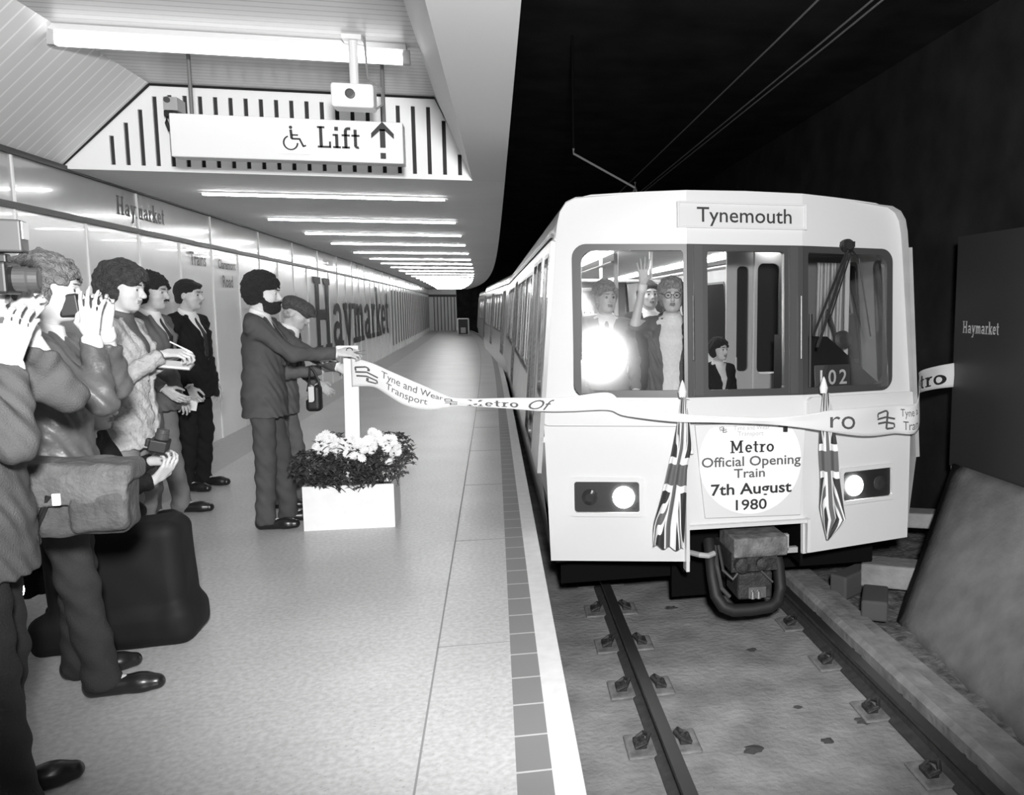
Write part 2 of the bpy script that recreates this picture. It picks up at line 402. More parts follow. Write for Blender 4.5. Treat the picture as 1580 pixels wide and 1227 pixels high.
# slotted bulkhead
outer = [(-3.32, 2.632), (-.05, 2.632), (-.05, 2.66), (-.24, 2.66), (-.53, TZ), (-2.68, TZ), (-3.34, 2.66)]
holes = []; zt = atY(400, 153, BY).z; zb = atY(400, 261, BY).z
for k in range(25):
    px = 171 + 23.35 * k; x = atY(px, 200, BY).x
    lim = min(zt, 2.66 + (x + 3.34) * (TZ - 2.66) / .66 - .12, 2.66 + (-.24 - x) * (TZ - 2.66) / .29 - .17 if x > -.6 else 9)
    if k > 20: lim = min(zt, 2.66 + (-.24 - x) * (TZ - 2.66) / .29 - .06)
    if k == 24: continue
    if lim < zb + .02: lim = zb + .03
    holes.append([(x - .016, zb), (x + .016, zb), (x + .016, lim), (x - .016, lim)])
b = MB(); b.plate(outer, holes, (0, BY, 0), (1, 0, 0), (0, 0, 1), .02)
S(b.build('wall_bulkhead', mat('bulkhead_white', 0.9, 0.35)))
b = MB(); b.box(-3.3, -.1, BY + .05, BY + .06, 2.64, 3.3); S(b.build('trim_17', mat('slot_back', .05, .9)))
b = MB()
b.tube([(-3.325, BY - .01, 2.66), (-2.685, BY - .01, TZ - .012)], .012, 4); b.tube([(-2.685, BY - .01, TZ - .01), (-.54, BY - .01, TZ - .01)], .009, 4)
b.tube([(-.54, BY - .01, TZ - .01), (-.36, BY - .01, 2.93)], .004, 4)
S(b.build('trim_18', M['black']))
# far end wall, tunnel mouth
b = MB(); xl = wallx(54); b.box(xl, -3.1, 54, 54.1, 0, 2.63); S(b.build('wall_far', mat('far_wall', .8, .5)))
b = MB()
for k in range(7): b.box(xl + .3 + k * .21, xl + .3 + k * .21 + .045, 53.93, 54.0, 0, 2.2)
b.box(xl, -3.1, 53.9, 54, 2.15, 2.3)
S(b.build('trim_19', mat('far_posts', .07, .6)))
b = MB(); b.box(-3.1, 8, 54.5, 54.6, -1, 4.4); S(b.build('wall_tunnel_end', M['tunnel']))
# track bed, tunnel walls, roof
strip('track_bed', [(E_(-.06), -.92), (lambda Y: 4.5, -.92)], M['concrete'], ys=YS, kind='structure').name = 'floor_track'
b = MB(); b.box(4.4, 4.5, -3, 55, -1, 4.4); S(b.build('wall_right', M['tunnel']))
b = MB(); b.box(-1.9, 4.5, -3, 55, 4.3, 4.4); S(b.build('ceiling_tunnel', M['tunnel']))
# kerb beam right of the track
kb = mat('kerb_concrete', .23, .9, noise=.3, scale=6, bump=.4, bscale=20)
strip('kerb', [(E_(2.20), -.92), (E_(2.20), -.79), (E_(2.24), -.76), (E_(2.36), -.76), (E_(2.38), -.80), (E_(2.50), -.80), (E_(2.52), -.92)], kb, ys=YS, kind='structure').name = 'trim_20'
# rubble strip at the foot of the board: uneven ground
b = MB(); rnd = random.Random(3); nx, ny = 14, 60
for j in range(ny + 1):
    for i in range(nx + 1):
        Y = 1.5 + j * .11; X = edge(Y) + 2.52 + i * .12
        b.v.append((X, Y, -.915 + rnd.random() * .05 + .02 * i * .3))
for j in range(ny):
    for i in range(nx): a = j * (nx + 1) + i; b.f.append((a, a + 1, a + nx + 2, a + nx + 1)); b.mi.append(0)
S(b.build('floor_ballast', mat('rubble', .13, .95, noise=.6, scale=12, bump=.8, bscale=30), fix=False, smooth=True))

# ================================================================ LIGHTS
tubeY = [8.35, 10.6, 12.55, 14.5, 16.8, 19.0, 21.0, 23.1, 25.3, 27.5, 29.7, 31.9, 34.1, 36.3, 38.5, 40.7, 42.9, 45.1, 47.3, 49.5, 51.7]
place_words = ['nearest the bulkhead', 'second beyond the bulkhead', 'third beyond the bulkhead', 'fourth beyond the bulkhead', 'fifth beyond the bulkhead', 'sixth beyond the bulkhead']
for i, Y in enumerate(tubeY):
    x0, x1 = wallx(Y) + .62, edge(Y) - .70
    lab = ('long thin lit ceiling tube, ' + place_words[i]) if i < 6 else 'thin lit ceiling tube far down the platform'
    t = empty('ceiling_light', ((x0 + x1) / 2, Y, CZ), 0, lab, 'ceiling light', 'tube lights set across the lower ceiling')
    L = (x1 - x0) / 2
    bb = MB(); bb.box(-L - .03, L + .03, -.035, .035, -.012, -.001); bb.build('housing', M['lgrey'], t)
    bb = MB(); bb.tube([(-L, 0, -.022), (L, 0, -.022)], .012, 8); bb.build('tube', M['tube'], t)
t = empty('coffer_light', (-1.66, 5.86, TZ), 0, 'large bright fluorescent fitting in the raised ceiling above the lift sign', 'ceiling light')
bb = MB(); bb.box(-1.05, 1.05, -.05, .05, -.035, -.001); bb.build('housing', M['offwhite'], t)
bb = MB(); bb.tube([(-1.02, 0, -.085), (1.02, 0, -.085)], .038, 14); bb.build('tube', M['bigtube'], t)
for s in (-1, 1):
    bb = MB(); bb.box(s * 1.05 - .02, s * 1.05 + .02, -.025, .025, -.12, -.03); bb.build('end_cap', M['lgrey'], t)

# ================================================================ HANGING SIGN
def sx(px, Y, py=220): return atY(px, py, Y).x
def sz(py, Y, px=500): return atY(px, py, Y).z
SY = 6.2
z0, z1 = sz(249, SY), sz(184, SY); x0, x1 = sx(263, SY), sx(622, SY)
sg = empty('lift_sign', ((x0 + x1) / 2, SY, z0), 0, 'white hanging sign box reading Lift with wheelchair symbol and arrow', 'sign')
X = sg.location.x
bb = MB(); bb.box(x0 - X, x1 - X, 0, .14, 0, z1 - z0, bev=.008); bb.build('sign_box', mat('sign_face', .76, .35), sg)
for px in (294, 592):
    xx = sx(px, SY) - X
    bb = MB(); bb.tube([(xx, .06, z1 - z0 - .002), (xx, .06, TZ - z0)], .013, 8); bb.box(xx - .04, xx + .04, .03, .09, TZ - z0 - .012, TZ - z0); bb.build('hanger_rod', mat('rod_grey', .12, .5), sg)
def sgp(px, py): p = atY(px, py, SY); return p - Vector(sg.location)
p = sgp(492, 230); h = sz(196, SY) - sz(229, SY)
vs_, fs_ = slab_text('Lift', h); wd = max(v[0] for v in vs_) - min(v[0] for v in vs_); k_ = (sx(557, SY) - sx(492, SY)) / wd
place2d('lettering', ([(v[0] * k_, v[1]) for v in vs_], fs_), M['ink'], sg, sgp(524.5, 229) + Vector((0, -.001, 0)), (1, 0, 0), (0, 0, 1), .003)
bb = MB(); a, c = sgp(428, 237), sgp(476, 190); bb.box(a.x, c.x, -.006, 0.001, a.z, c.z, bev=.002); ic = bb.build('symbol_plate', M['white'], sg)
m2 = (a + c) / 2; u_ = (c.x - a.x)
vs = []; fs = []
def addp(ps):
    for q in ps:
        n = len(vs); vs.extend(q); fs.append(tuple(range(n, n + len(q))))
addp(P_arc(-.07, -.15, .24, .24, 110, 360, .055, 16)); addp(P_arc(-.05, .34, .055, .055, 0, 360, .054, 10))
addp([P_line(-.05, .27, -.03, -.02, .085), P_line(-.03, .10, .17, .10, .05), P_line(-.04, -.02, .2, -.02, .06), P_line(.2, -.0, .32, -.26, .06), P_line(.3, -.26, .40, -.22, .05)])
place2d('wheelchair_symbol', ([(q[0] * u_, q[1] * u_) for q in vs], fs), M['ink'], ic, Vector((m2.x, -.006, m2.z)), (1, 0, 0), (0, 0, 1), .002)
ax, az = sgp(589.5, 188).x, sgp(589, 188).z; ww = (sx(607, SY) - sx(572, SY)); hh = sz(188, SY) - sz(246, SY)
arrow = [[(0, 0), (ww / 2, -hh * .32), (ww / 2, -hh * .46), (ww * .12, -hh * .25)], [(0, 0), (ww * .12, -hh * .25), (-ww * .12, -hh * .25)], [(0, 0), (-ww * .12, -hh * .25), (-ww / 2, -hh * .46), (-ww / 2, -hh * .32)],
         P_rect(-ww * .12, -hh * .70, ww * .12, -hh * .2), P_rect(-ww * .12, -hh, ww * .12, -hh * .84)]
v2 = []; f2 = []
for q in arrow: n = len(v2); v2 += q; f2.append(tuple(range(n, n + len(q))))
place2d('arrow', (v2, f2), M['ink'], sg, (ax, -.001, az), (1, 0, 0), (0, 0, 1), .003)
# small camera hung from the coffer
cc = atY(547, 150, 5.7)
t = empty('ceiling_camera', cc, 0, 'small pale boxy camera hung from the raised ceiling over the word Lift', 'camera')
bb = MB(); bb.box(-.135, .125, -.06, .1, -.075, .075, bev=.018); bb.build('body', M['white'], t)
bb = MB(); bb.lathe((-.015, -.06, .005), (0, -1, 0), [(.03, 0), (.03, .02), (.02, .022)], 18); ln = bb.build('lens', M['dgrey'], t)
bb = MB(); bb.tube([(0, .02, .07), (0, .02, TZ - cc.z)], .028, 12); bb.box(-.06, .06, -.03, .08, TZ - cc.z - .03, TZ - cc.z); bb.build('stalk', M['offwhite'], t)
bb = MB(); bb.tube([(.07, .03, TZ - cc.z), (.08, .04, .13), (.16, .03, .07), (.17, .03, -.03), (.13, .03, -.06)], .007, 6); bb.build('cable', M['grey'], t)
cc = atY(265, 163, 7.05)
t = empty('junction_box', cc, 0, 'small grey electrical box with dangling dark cables on the bulkhead', 'box')
bb = MB(); bb.box(-.05, .05, -.03, .14, -.04, .06, bev=.006); bb.build('casing', M['lgrey'], t)
bb = MB(); bb.lathe((-.02, -.03, .035), (0, -1, 0), [(.022, 0), (.022, .012), (.015, .013)], 14); bb.build('knob', M['dgrey'], t)
bb = MB(); bb.box(-.05, .03, -.035, .1, -.09, -.04, bev=.01); bb.tube([(-.035, -.01, -.07), (-.04, -.01, -.13), (-.02, -.01, -.19)], .014, 8); bb.build('cable', M['black'], t)

# ================================================================ LETTERING ON THE WALL
def wall_text(name, vf, Yc, z, m, parent=None, sxx=1.0, off=.016):
    vs, fs = vf; bq = MB(); bq.add([(wallx(Yc + x * sxx) + off, Yc + x * sxx, z + y) for x, y in vs], fs)
    return bq.build(name, m, parent, fix=False)
o = wall_text('wall_lettering', slab_text('Haymarket', 1.42), 21.9, .70, mat('wall_ink', .03, .6), None, 1.26)
tag(o, 'huge dark station name in slab letters along the left wall', 'lettering')
o = wall_text('station_name', slab_text('Haymarket', .165), 8.62, 2.385, M['inkg'], None, .98, .004); tag(o, 'small dark Haymarket name on the grey band near the bulkhead', 'lettering')
o = wall_text('station_name', slab_text('Haymarket', .165), 17.6, 2.385, M['inkg'], None, .98, .004); tag(o, 'small Haymarket name on the grey band farther along, above the capped man', 'lettering')
ig = mat('faded_ink', .22, .7)
o = wall_text('wall_notice', text_verts('Trains', .20, bold=.02), 10.0, 2.03, ig); tag(o, 'faint single word Trains on the white wall panel', 'lettering')
o = wall_text('wall_notice', merge2d((text_verts('Claremont', .155, bold=.02), 0, .17), (text_verts('Road', .2, bold=.02), 0, -.05)), 11.0, 1.86, ig); tag(o, 'faint two line wording on the white panel right of the word Trains', 'lettering')

# ================================================================ TRACK
def rail(off, label):
    t = empty('rail', (0, 0, 0), 0, label, 'rail', 'running rails of the track')
    prof = [(-.07, -.918), (.07, -.918), (.07, -.905), (.012, -.885), (.012, -.82), (.036, -.81), (.036, -.783), (-.036, -.783), (-.036, -.81), (-.012, -.82), (-.012, -.885), (-.07, -.905)]
    strip('web', [(E_(off + a), z) for a, z in prof] + [(E_(off + prof[0][0]), prof[0][1])], M['rust'], t, ys=[y for y in YS])
    strip('head', [(E_(off + .034), -.781), (E_(off - .034), -.781)], M['railtop'], t, ys=YS)
    return t
rail(.625, 'dark left rail nearest the platform edge'); rail(2.085, 'dark right rail beside the concrete kerb')
def fastening():
    t = empty('rail_fastening')
    bb = MB(); bb.box(-.21, .21, -.13, .13, 0, .018, bev=.012); bb.build('base_plate', mat('pad_plate', .19, .85, noise=.4, scale=18), t)
    for s in (-1, 1):
        bb = MB(); bb.tube([(s * .16, -.05, .03), (s * .10, -.055, .06), (s * .075, 0, .075), (s * .10, .055, .06), (s * .15, .04, .035), (s * .12, 0, .05)], .013, 8)
        bb.box(s * .13 - .035, s * .13 + .035, -.05, .05, .012, .045, bev=.008); bb.build('clip', M['iron'], t)
    return t
fa = fastening(); first = True
for side, off in (('left', .625), ('right', 2.085)):
    for k in range(9):
        Y = 2.9 + .70 * k
        if side == 'right': Y += .12
        c = fa if first else copy_tree(fa); first = False
        c.location = (edge(Y) + off, Y, -.917)
        tag(c, 'cast clip and base plate holding the %s rail to the track bed' % side, 'rail clip', 'rail fastenings along the %s rail' % side)
# oil stains / litter on the bed
rnd = random.Random(5)
for k, (px, py, r) in enumerate([(1163, 1157, .045), (1336, 1112, .05), (1277, 1143, .03), (1231, 1091, .025), (1035, 938, .04), (1160, 1003, .03)]):
    p = atZ(px, py, -.918); bb = MB(); n = 14; vs = [(0, 0, .012)]
    for j in range(n): a = 2 * PI * j / n; rr = r * (.7 + .5 * rnd.random()); vs.append((math.cos(a) * rr * 1.4, math.sin(a) * rr, 0))
    bb.add(vs, [(0, 1 + j, 1 + (j + 1) % n) for j in range(n)]); o = bb.build('ballast_chip', M['dgrey']); o.location = p
    tag(o, ['dark flat chip lying between the rails nearest the frame bottom', 'dark flat chip lying close to the right rail', 'small dark chip left of the larger one by the right rail', 'small dark chip lying mid track', 'dark chip lying between the rails left of the coupler', 'dark chip in mid track below the coupler'][k], 'debris', 'dark chips lying on the track bed')
# overhead wires
for k, (xx, zz, lab) in enumerate([(1.67, 3.2, 'left of the three overhead wires'), (1.955, 3.2, 'middle overhead wire of the three'), (2.02, 3.21, 'right of the three overhead wires')]):
    bb = MB(); bb.tube([(xx, -1, zz + .01), (xx, 5, zz), (xx - .03, 12, zz), (xx - .2, 20, zz)], .006, 6)
    tag(bb.build('overhead_wire', mat('wire', .16, .5, .6)), 'thin ' + lab + ' in the dark tunnel', 'cable', 'overhead wires above the track')
t = empty('wire_bracket', atY(885, 237, 8.6), 0, 'thin slanting wire support arm in the dark above the train', 'bracket')
q = atY(980, 290, 8.6) - t.location
bb = MB(); bb.tube([(0, 0, .05), (0, 0, 0), q], .012, 8); bb.build('arm', M['grey'], t)
bb = MB(); bb.tube([q + Vector((0, 0, .06)), q, q + Vector((-.05, 0, -.12))], .012, 8); bb.tube([q, q + Vector((.05, 0, -.12))], .012, 8); bb.build('mount', M['dgrey'], t)
bb = MB(); bb.tube([(0, 0, .05), (.0, 0, 4.3 - t.location.z)], .012, 8); bb.build('hanger', M['void'], t)

# ================================================================ RIGHT-HAND TUNNEL SIDE
t = empty('station_name_board', (3.9, 5.3, .15), 0, 'tall dark trackside panel bearing the white station name', 'sign')
bb = MB(); bb.box(0, .03, -1.2, 1.27, 0, 2.03); bb.build('board', M['darkpanel'], t)
vf = slab_text('Haymarket', .105); k_ = 1.0
wd = max(v[0] for v in vf[0]) - min(v[0] for v in vf[0])
yl, yr = 6.43 - 5.3, 5.90 - 5.3
place2d('lettering', ([(v[0] * (yl - yr) / wd, v[1]) for v in vf[0]], vf[1]), mat('pale_ink', .75, .6), t, (0, (yl + yr) / 2, 1.385 - .15 - .04), (0, -1, 0), (0, 0, 1), .004)
for y in (-1.1, 1.2):
    bb = MB(); bb.box(.03, .08, y - .03, y + .03, -1.07, 2.0); bb.build('post', M['dgrey'], t)
bb = MB(); vs = [(2.98, 5.68, -.9), (2.72, 2.2, -.9), (3.86, 2.6, .19), (3.86, 6.42, .19)]
nn = (Vector(vs[1]) - Vector(vs[0])).cross(Vector(vs[3]) - Vector(vs[0])).normalized()
N_ = 16; gv = []
for j in range(N_ + 1):
    for i in range(N_ + 1):
        s_, t_ = i / N_, j / N_
        p = (Vector(vs[0]) * (1 - s_) + Vector(vs[1]) * s_) * (1 - t_) + (Vector(vs[3]) * (1 - s_) + Vector(vs[2]) * s_) * t_
        gv.append(p + nn * .03 * math.sin(s_ * 5) * math.sin(t_ * 3.1))
fs = []
for j in range(N_):
    for i in range(N_): a = j * (N_ + 1) + i; fs.append((a, a + 1, a + N_ + 2, a + N_ + 1))
bb.add(gv, fs); o = bb.build('leaning_board', M['board'], smooth=True); md = o.modifiers.new('s', 'SOLIDIFY'); md.thickness = .03; md.offset = 0
tag(o, 'large grey sheet board sloping from the panel foot to the track', 'board')
for k, (px, py, z, sx_, sy_, sz_, lab) in enumerate([(1385, 885, -.9, .30, .14, .10, 'pale broken concrete slab on the ground right of the train corner'), (1425, 800, -.6, .20, .12, .07, 'pale concrete slab end jutting out beside the train'), (1318, 895, -.9, .26, .08, .10, 'dark low concrete block behind the coupler on the right'), (1350, 930, -.9, .2, .1, .08, 'small dark rubble block nearest the board foot')]):
    p = atY(px, py, [6.2, 6.75, 6.3, 5.75][k]); bb = MB(); bb.box(-sx_, sx_, -sy_, sy_, -sz_, sz_, bev=.02); o = bb.build('concrete_block', M['concrete'] if k < 2 else mat('dark_block', .08, .9))
    o.location = (p.x, p.y, max(p.z, -.9 + sz_)); o.rotation_euler = (.0, 0, [-.5, -.4, .6, 1.1][k]); tag(o, lab, 'rubble')
t = empty('cable_bracket', (3.75, 7.6, -.9), 0, 'pale upright cable bracket with drooping cables on the tunnel side', 'bracket')
bb = MB(); bb.box(-.04, .04, -.04, .04, 0, 1.75); bb.build('post', M['grey'], t)
for zq in (.8, 1.15, 1.5):
    bb = MB(); bb.box(-.14, .1, -.03, .03, zq, zq + .05); bb.build('arm', M['grey'], t)
    bb = MB(); bb.tube([(-.1, -.15, zq + .08), (-.1, 0, zq + .08), (-.1, 1.5, zq - .08), (-.1, 3, zq + .08)], .03, 10); bb.build('cable', M['rubber'], t)
# small cabinet at the far end of the platform
p = atZ(715, 517.5); t = empty('platform_cabinet', p, 0, 'small dark cabinet with pale symbol at the far platform edge', 'cabinet')
bb = MB(); bb.box(-.32, .32, 0, .3, 0, .92, bev=.06); bb.build('casing', M['offwhite'], t)
bb = MB(); bb.box(-.25, .25, -.01, .02, .06, .86, bev=.008); bb.build('front_panel', M['black'], t)
bb = MB(); bb.box(-.13, .13, -.02, 0, .12, .42, bev=.008); bb.build('symbol', M['lgrey'], t)
# ================================================================ TRAIN
TX, TY, TRZ = 1.685, 5.50, 0.019
M['saloon_tube'] = mat('saloon_tube', .9, .5, emit=14.0); M['cabgrey'] = mat('cab_partition', .22, .5); M['cabwhite'] = mat('saloon_door', .55, .4); M['inner'] = mat('saloon_lining', .5, .5)
HWT = [(-.24, 1.40), (.75, 1.43), (2.0, 1.335), (2.14, 1.32), (2.23, 1.30), (2.29, 1.26), (2.325, 1.19)]
def hw(z): return interp(HWT, z)
RAKE = .055; FX = .43; ALPHA = math.atan(.235 / .97); CA = math.cos(ALPHA)
def topz(x): return 2.388 - .045 * (x / 1.2) ** 2
def facepos(x, z):
    """front skin in train space"""
    return Vector((x, max(0, abs(x) - FX) * math.tan(ALPHA) + RAKE * (z + .24), z))
class Facet:
    def __init__(s, side):
        s.side = side
        s.v = Vector((0, RAKE, 1)).normalized()
        if side == 0: s.o = Vector((0, 0, -.24)); s.u = Vector((1, 0, 0))
        else: s.o = facepos(side * FX, -.24); s.u = Vector((CA, side * math.sin(ALPHA), 0)).normalized()
    def p2(s, x, z): # train x,z -> facet coords
        return ((x - (s.side * FX)) / CA if s.side else x, (z + .24) * math.sqrt(1 + RAKE * RAKE))
    def pts(s, L): return [s.p2(*q) for q in L]
FL, FC, FR = Facet(-1), Facet(0), Facet(1)
def make_unit_root(name, x, y, rz, label, cat): return empty(name, (x, y, 0), rz, label, cat)
train = make_unit_root('metro_train', TX, TY, TRZ, 'pale two-part metro train standing at the platform with lit headlights', 'train')
BZ0, BZ1 = .935, 2.01          # dark window band
pg_ = atY(925, 548, 5.72); _a = (Vector((0, 0, EYE)) - pg_).normalized() + (Vector(FLASH) - pg_).normalized(); PANE_N = (Matrix.Rotation(-TRZ, 3, 'Z') @ _a).normalized()  # pane normal chosen so the glass mirrors the flash into the camera
# --- front skin
b = MB()
side_edge = [(-hw(z), z) for z in (-.24, 0, .4, .75, 1.4, 2.0, 2.14, 2.23, 2.29, 2.325)]
arch = [(-x, topz(x) - .0) for x in (1.08, .9, .7, FX)]
hole = [(-FX, BZ1)] + [(-1.21 + .09 * (1 - math.cos(a)) , BZ1 - .09 * (1 - math.sin(a))) for a in [PI / 2 * k / 5 for k in range(5, -1, -1)]] + [(-1.22 + .08 * (1 - math.cos(a)), BZ0 + .08 * (1 - math.sin(a))) for a in [PI / 2 * k / 5 for k in range(0, 6)]] + [(-FX, BZ0)]
left = [(-FX, -.24)] + side_edge + arch + hole
b.plate(FL.pts(left), [], FL.o, FL.u, FL.v, .03)
b.plate(FR.pts([(-x, z) for x, z in left])[::-1], [], FR.o, FR.u, FR.v, .03)
b.plate(FC.pts([(-FX, .0), (-FX, BZ0), (FX, BZ0), (FX, .0)]), [], FC.o, FC.u, FC.v, .03)
b.plate(FC.pts([(-FX, BZ1), (-FX, topz(FX)), (0, topz(0)), (FX, topz(FX)), (FX, BZ1)][::-1]), [], FC.o, FC.u, FC.v, .03)
b.build('front_panel', M['train'], train)
# --- dark window surround with three openings
b = MB()
G0, G1 = .985, 1.965
def ring(f, x0, x1, g0, g1, r_out, r_in, lift=.012):
    sg_ = lambda L: f.pts(L)
    out = sg_(rrect(x0, BZ0, x1, BZ1, r_out)); inn = sg_(rrect(g0, G0, g1, G1, r_in))
    n = f.u.cross(f.v)
    b.plate(out, [inn], f.o + n * lift, f.u, f.v, .05)
ring(FL, -1.215, -FX, -1.155, -.455, (.001, .001, .1, .1), (.02, .02, .09, .09))
ring(FC, -FX, FX, -.285, .285, (.001,) * 4, (.02,) * 4)
ring(FR, FX, 1.235, .47, 1.18, (.1, .1, .001, .001), (.09, .09, .02, .02))
b.build('window_surround', M['frame'], train)
for f, g0, g1 in ((FL, -1.155, -.455), (FC, -.285, .285), (FR, .47, 1.18)):
    b = MB(); n = f.u.cross(f.v)
    if f is FC: b.plate(f.pts(P_rect(g0 - .01, G0 - .01, g1 + .01, G1 + .01)), [], f.o - n * .012, f.u, f.v, .004)
    else:   # side panes turned off the skin's angle to place the flash glare
        pn_ = Vector((PANE_N.x * (1 if f is FL else -1), PANE_N.y, PANE_N.z)); pu = Vector((0, 0, 1)).cross(pn_).normalized() * 1.0; pu = pu if pu.x > 0 else -pu; pv = -pu.cross(pn_).normalized(); pv = pv if pv.z > 0 else -pv
        c_ = facepos((g0 + g1) / 2, (G0 + G1) / 2) - n * .045; hw_, hh_ = (g1 - g0) / 2 + .02, (G1 - G0) / 2 + .02
        b.plate(P_rect(-hw_, -hh_, hw_, hh_), [], c_, pu, pv, .004)
    b.build('windscreen', M['glass'], train)
# pillars: slightly lighter vertical strips beside the centre door
for s in (-1, 1):
    b = MB(); q = FC.pts(P_rect(s * .355 - .03, BZ0 + .01, s * .355 + .03, BZ1 - .01)); n = FC.u.cross(FC.v); b.plate(q, [], FC.o + n * .028, FC.u, FC.v, .016)
    b.build('door_pillar', M['frame2'], train)
    b = MB(); p0 = facepos(s * .40, 1.2) + Vector((0, -.05, 0)); b.tube([p0, p0 + Vector((0, .02, .45))], .006, 6); b.build('handrail', M['steel'], train)
# light inner edge trim on the right door post
# --- waist mouldings
for f, x0, x1 in ((FL, -1.425, -.46), (FR, .46, 1.425)):
    b = MB(); n = f.u.cross(f.v)
    b.plate(f.pts(rrect(x0, .735, x1, .915, .035)), [], f.o + n * .042, f.u, f.v, .05); b.build('waist_moulding', M['train'], train, bevel=.008)
# --- destination box
b = MB(); n = Vector((0, -1, 0)); zc0, zc1 = 2.135, 2.292
b.plate(FC.pts(P_rect(-.50, zc0 - .012, .455, zc1 + .012)), [FC.pts(P_rect(-.485, zc0, .44, zc1))], FC.o + n * .03, FC.u, FC.v, .04)
bl = b.build('destination_frame', M['train'], train, bevel=.004)
b = MB(); b.plate(FC.pts(P_rect(-.485, zc0, .44, zc1)), [], FC.o + n * .012, FC.u, FC.v, .01); b.build('destination_blind', mat('blind_white', .66, .3), bl)
tv = text_verts('Tynemouth', .148, bold=.006); wd = max(v[0] for v in tv[0]) - min(v[0] for v in tv[0])
place2d('destination_lettering', ([(v[0] * .70 / wd, v[1]) for v in tv[0]], tv[1]), M['ink'], bl, facepos(-.005, 2.165) + Vector((0, -.014, 0)), (1, 0, 0), FC.v, .002)
# --- headlamp clusters
for f, s in ((FL, -1), (FR, 1)):
    x0, x1 = (s * .775, s * 1.225) if s > 0 else (-1.225, -.775)
    n = f.u.cross(f.v); zz0, zz1 = .115, .335
    b = MB(); b.plate(f.pts(rrect(x0 - .03, zz0 - .03, x1 + .03, zz1 + .03, .03)), [f.pts(rrect(x0, zz0, x1, zz1, .02))], f.o + n * .025, f.u, f.v, .028); hb = b.build('headlamp_bezel', M['train'], train, bevel=.006)
    b = MB(); b.plate(f.pts(P_rect(x0, zz0, x1, zz1)), [], f.o + n * .004, f.u, f.v, .003); b.build('headlamp_backing', M['black'], hb)
    pl = facepos(s * .885, .222) + n * .006; b = MB(); b.lathe(pl, n, [(.078, 0), (.074, .012), (.05, .02)], 28); b.build('headlamp', M['lampon'], hb)
    pt = facepos(s * 1.12, .222) + n * .006; b = MB(); b.lathe(pt, n, [(.058, 0), (.056, .01), (.03, .018)], 24); b.build('tail_lamp', M['lampoff'], hb)
# --- coupler recess rims and lower valance
b = MB()
for s in (-1, 1):
    b.box(s * .455 - .012, s * .455 + .012, -.045, .05, -.30 if s < 0 else -.22, .93 if s < 0 else .03)
b.box(-.45, .46, -.03, .02, -.0, .025)
b.build('coupler_rim', M['train'], train)
b = MB(); b.box(-.44, .44, .55, .6, -.7, .05); b.box(-.46, -.44, .08, .6, -.34, 0); b.box(.44, .46, .08, .6, -.34, 0); b.box(-.44, .44, .03, .6, .0, .02)
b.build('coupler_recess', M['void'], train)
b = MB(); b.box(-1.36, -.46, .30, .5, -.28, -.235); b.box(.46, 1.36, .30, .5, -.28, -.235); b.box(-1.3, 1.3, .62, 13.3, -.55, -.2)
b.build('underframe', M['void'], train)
# --- coupler
cp = make_unit_root
b = MB(); b.box(-.15, .25, -.16, .22, -.19, -.05, bev=.012); cpl = b.build('coupler', mat('coupler_block', .15, .7, noise=.5, scale=14, bump=.5), train)
b = MB(); b.box(-.16, .18, -.13, .3, -.30, -.165); b.lathe((-.09, -.13, -.24), (0, -1, 0), [(.055, 0), (.055, .05), (.03, .06)], 16); b.lathe((.06, -.13, -.24), (0, -1, 0), [(.04, 0), (.045, .04), (.02, .05)], 16)
b.box(-.10, .16, -.10, .2, -.52, -.32, bev=.02); b.build('coupler_head', M['iron'], cpl)
pts = [(-.25, .15, -.14), (-.262, .05, -.24), (-.265, -.02, -.36), (-.255, -.07, -.48), (-.21, -.10, -.555), (-.14, -.11, -.585), (0, -.11, -.59), (.14, -.11, -.58), (.20, -.10, -.55), (.235, -.06, -.47), (.24, 0, -.32), (.24, .15, -.16)]
b = MB(); b.tube(pts, .045, 14); b.build('bumper_bar', M['rubber'], cpl, smooth=True)
b = MB(); b.tube([(-.22, .1, -.17), (-.235, -.03, -.28), (-.22, -.08, -.42), (-.16, -.09, -.49)], .016, 8); b.tube([(-.19, .1, -.17), (-.2, -.06, -.3), (-.14, -.1, -.36), (-.08, -.08, -.3)], .012, 8)
b.tube([(.06, -.13, -.30), (.14, -.16, -.38)], .008, 6); b.build('air_hose', M['dgrey'], cpl, smooth=True)
b = MB(); b.box(-.03, .1, -.13, -.1, -.50, -.42); b.lathe((.0, -.13, -.5), (0, 0, 1), [(.02, 0), (.012, .05), (.002, .06)], 10); b.lathe((.045, -.13, -.5), (0, 0, 1), [(.02, 0), (.012, .05), (.002, .06)], 10); b.build('coupler_pins', M['steel'], cpl)
b = MB(); b.tube([(-.42, .1, -.2), (-.36, -.02, -.19), (-.30, -.02, -.20), (-.25, .0, -.19)], .02, 8); b.build('pipe', M['lgrey'], cpl)
b = MB(); b.box(.27, .31, -.02, .02, -.20, -.08); b.box(.27, .38, -.02, .02, -.22, -.18); b.build('pipe_bracket', M['lgrey'], cpl)
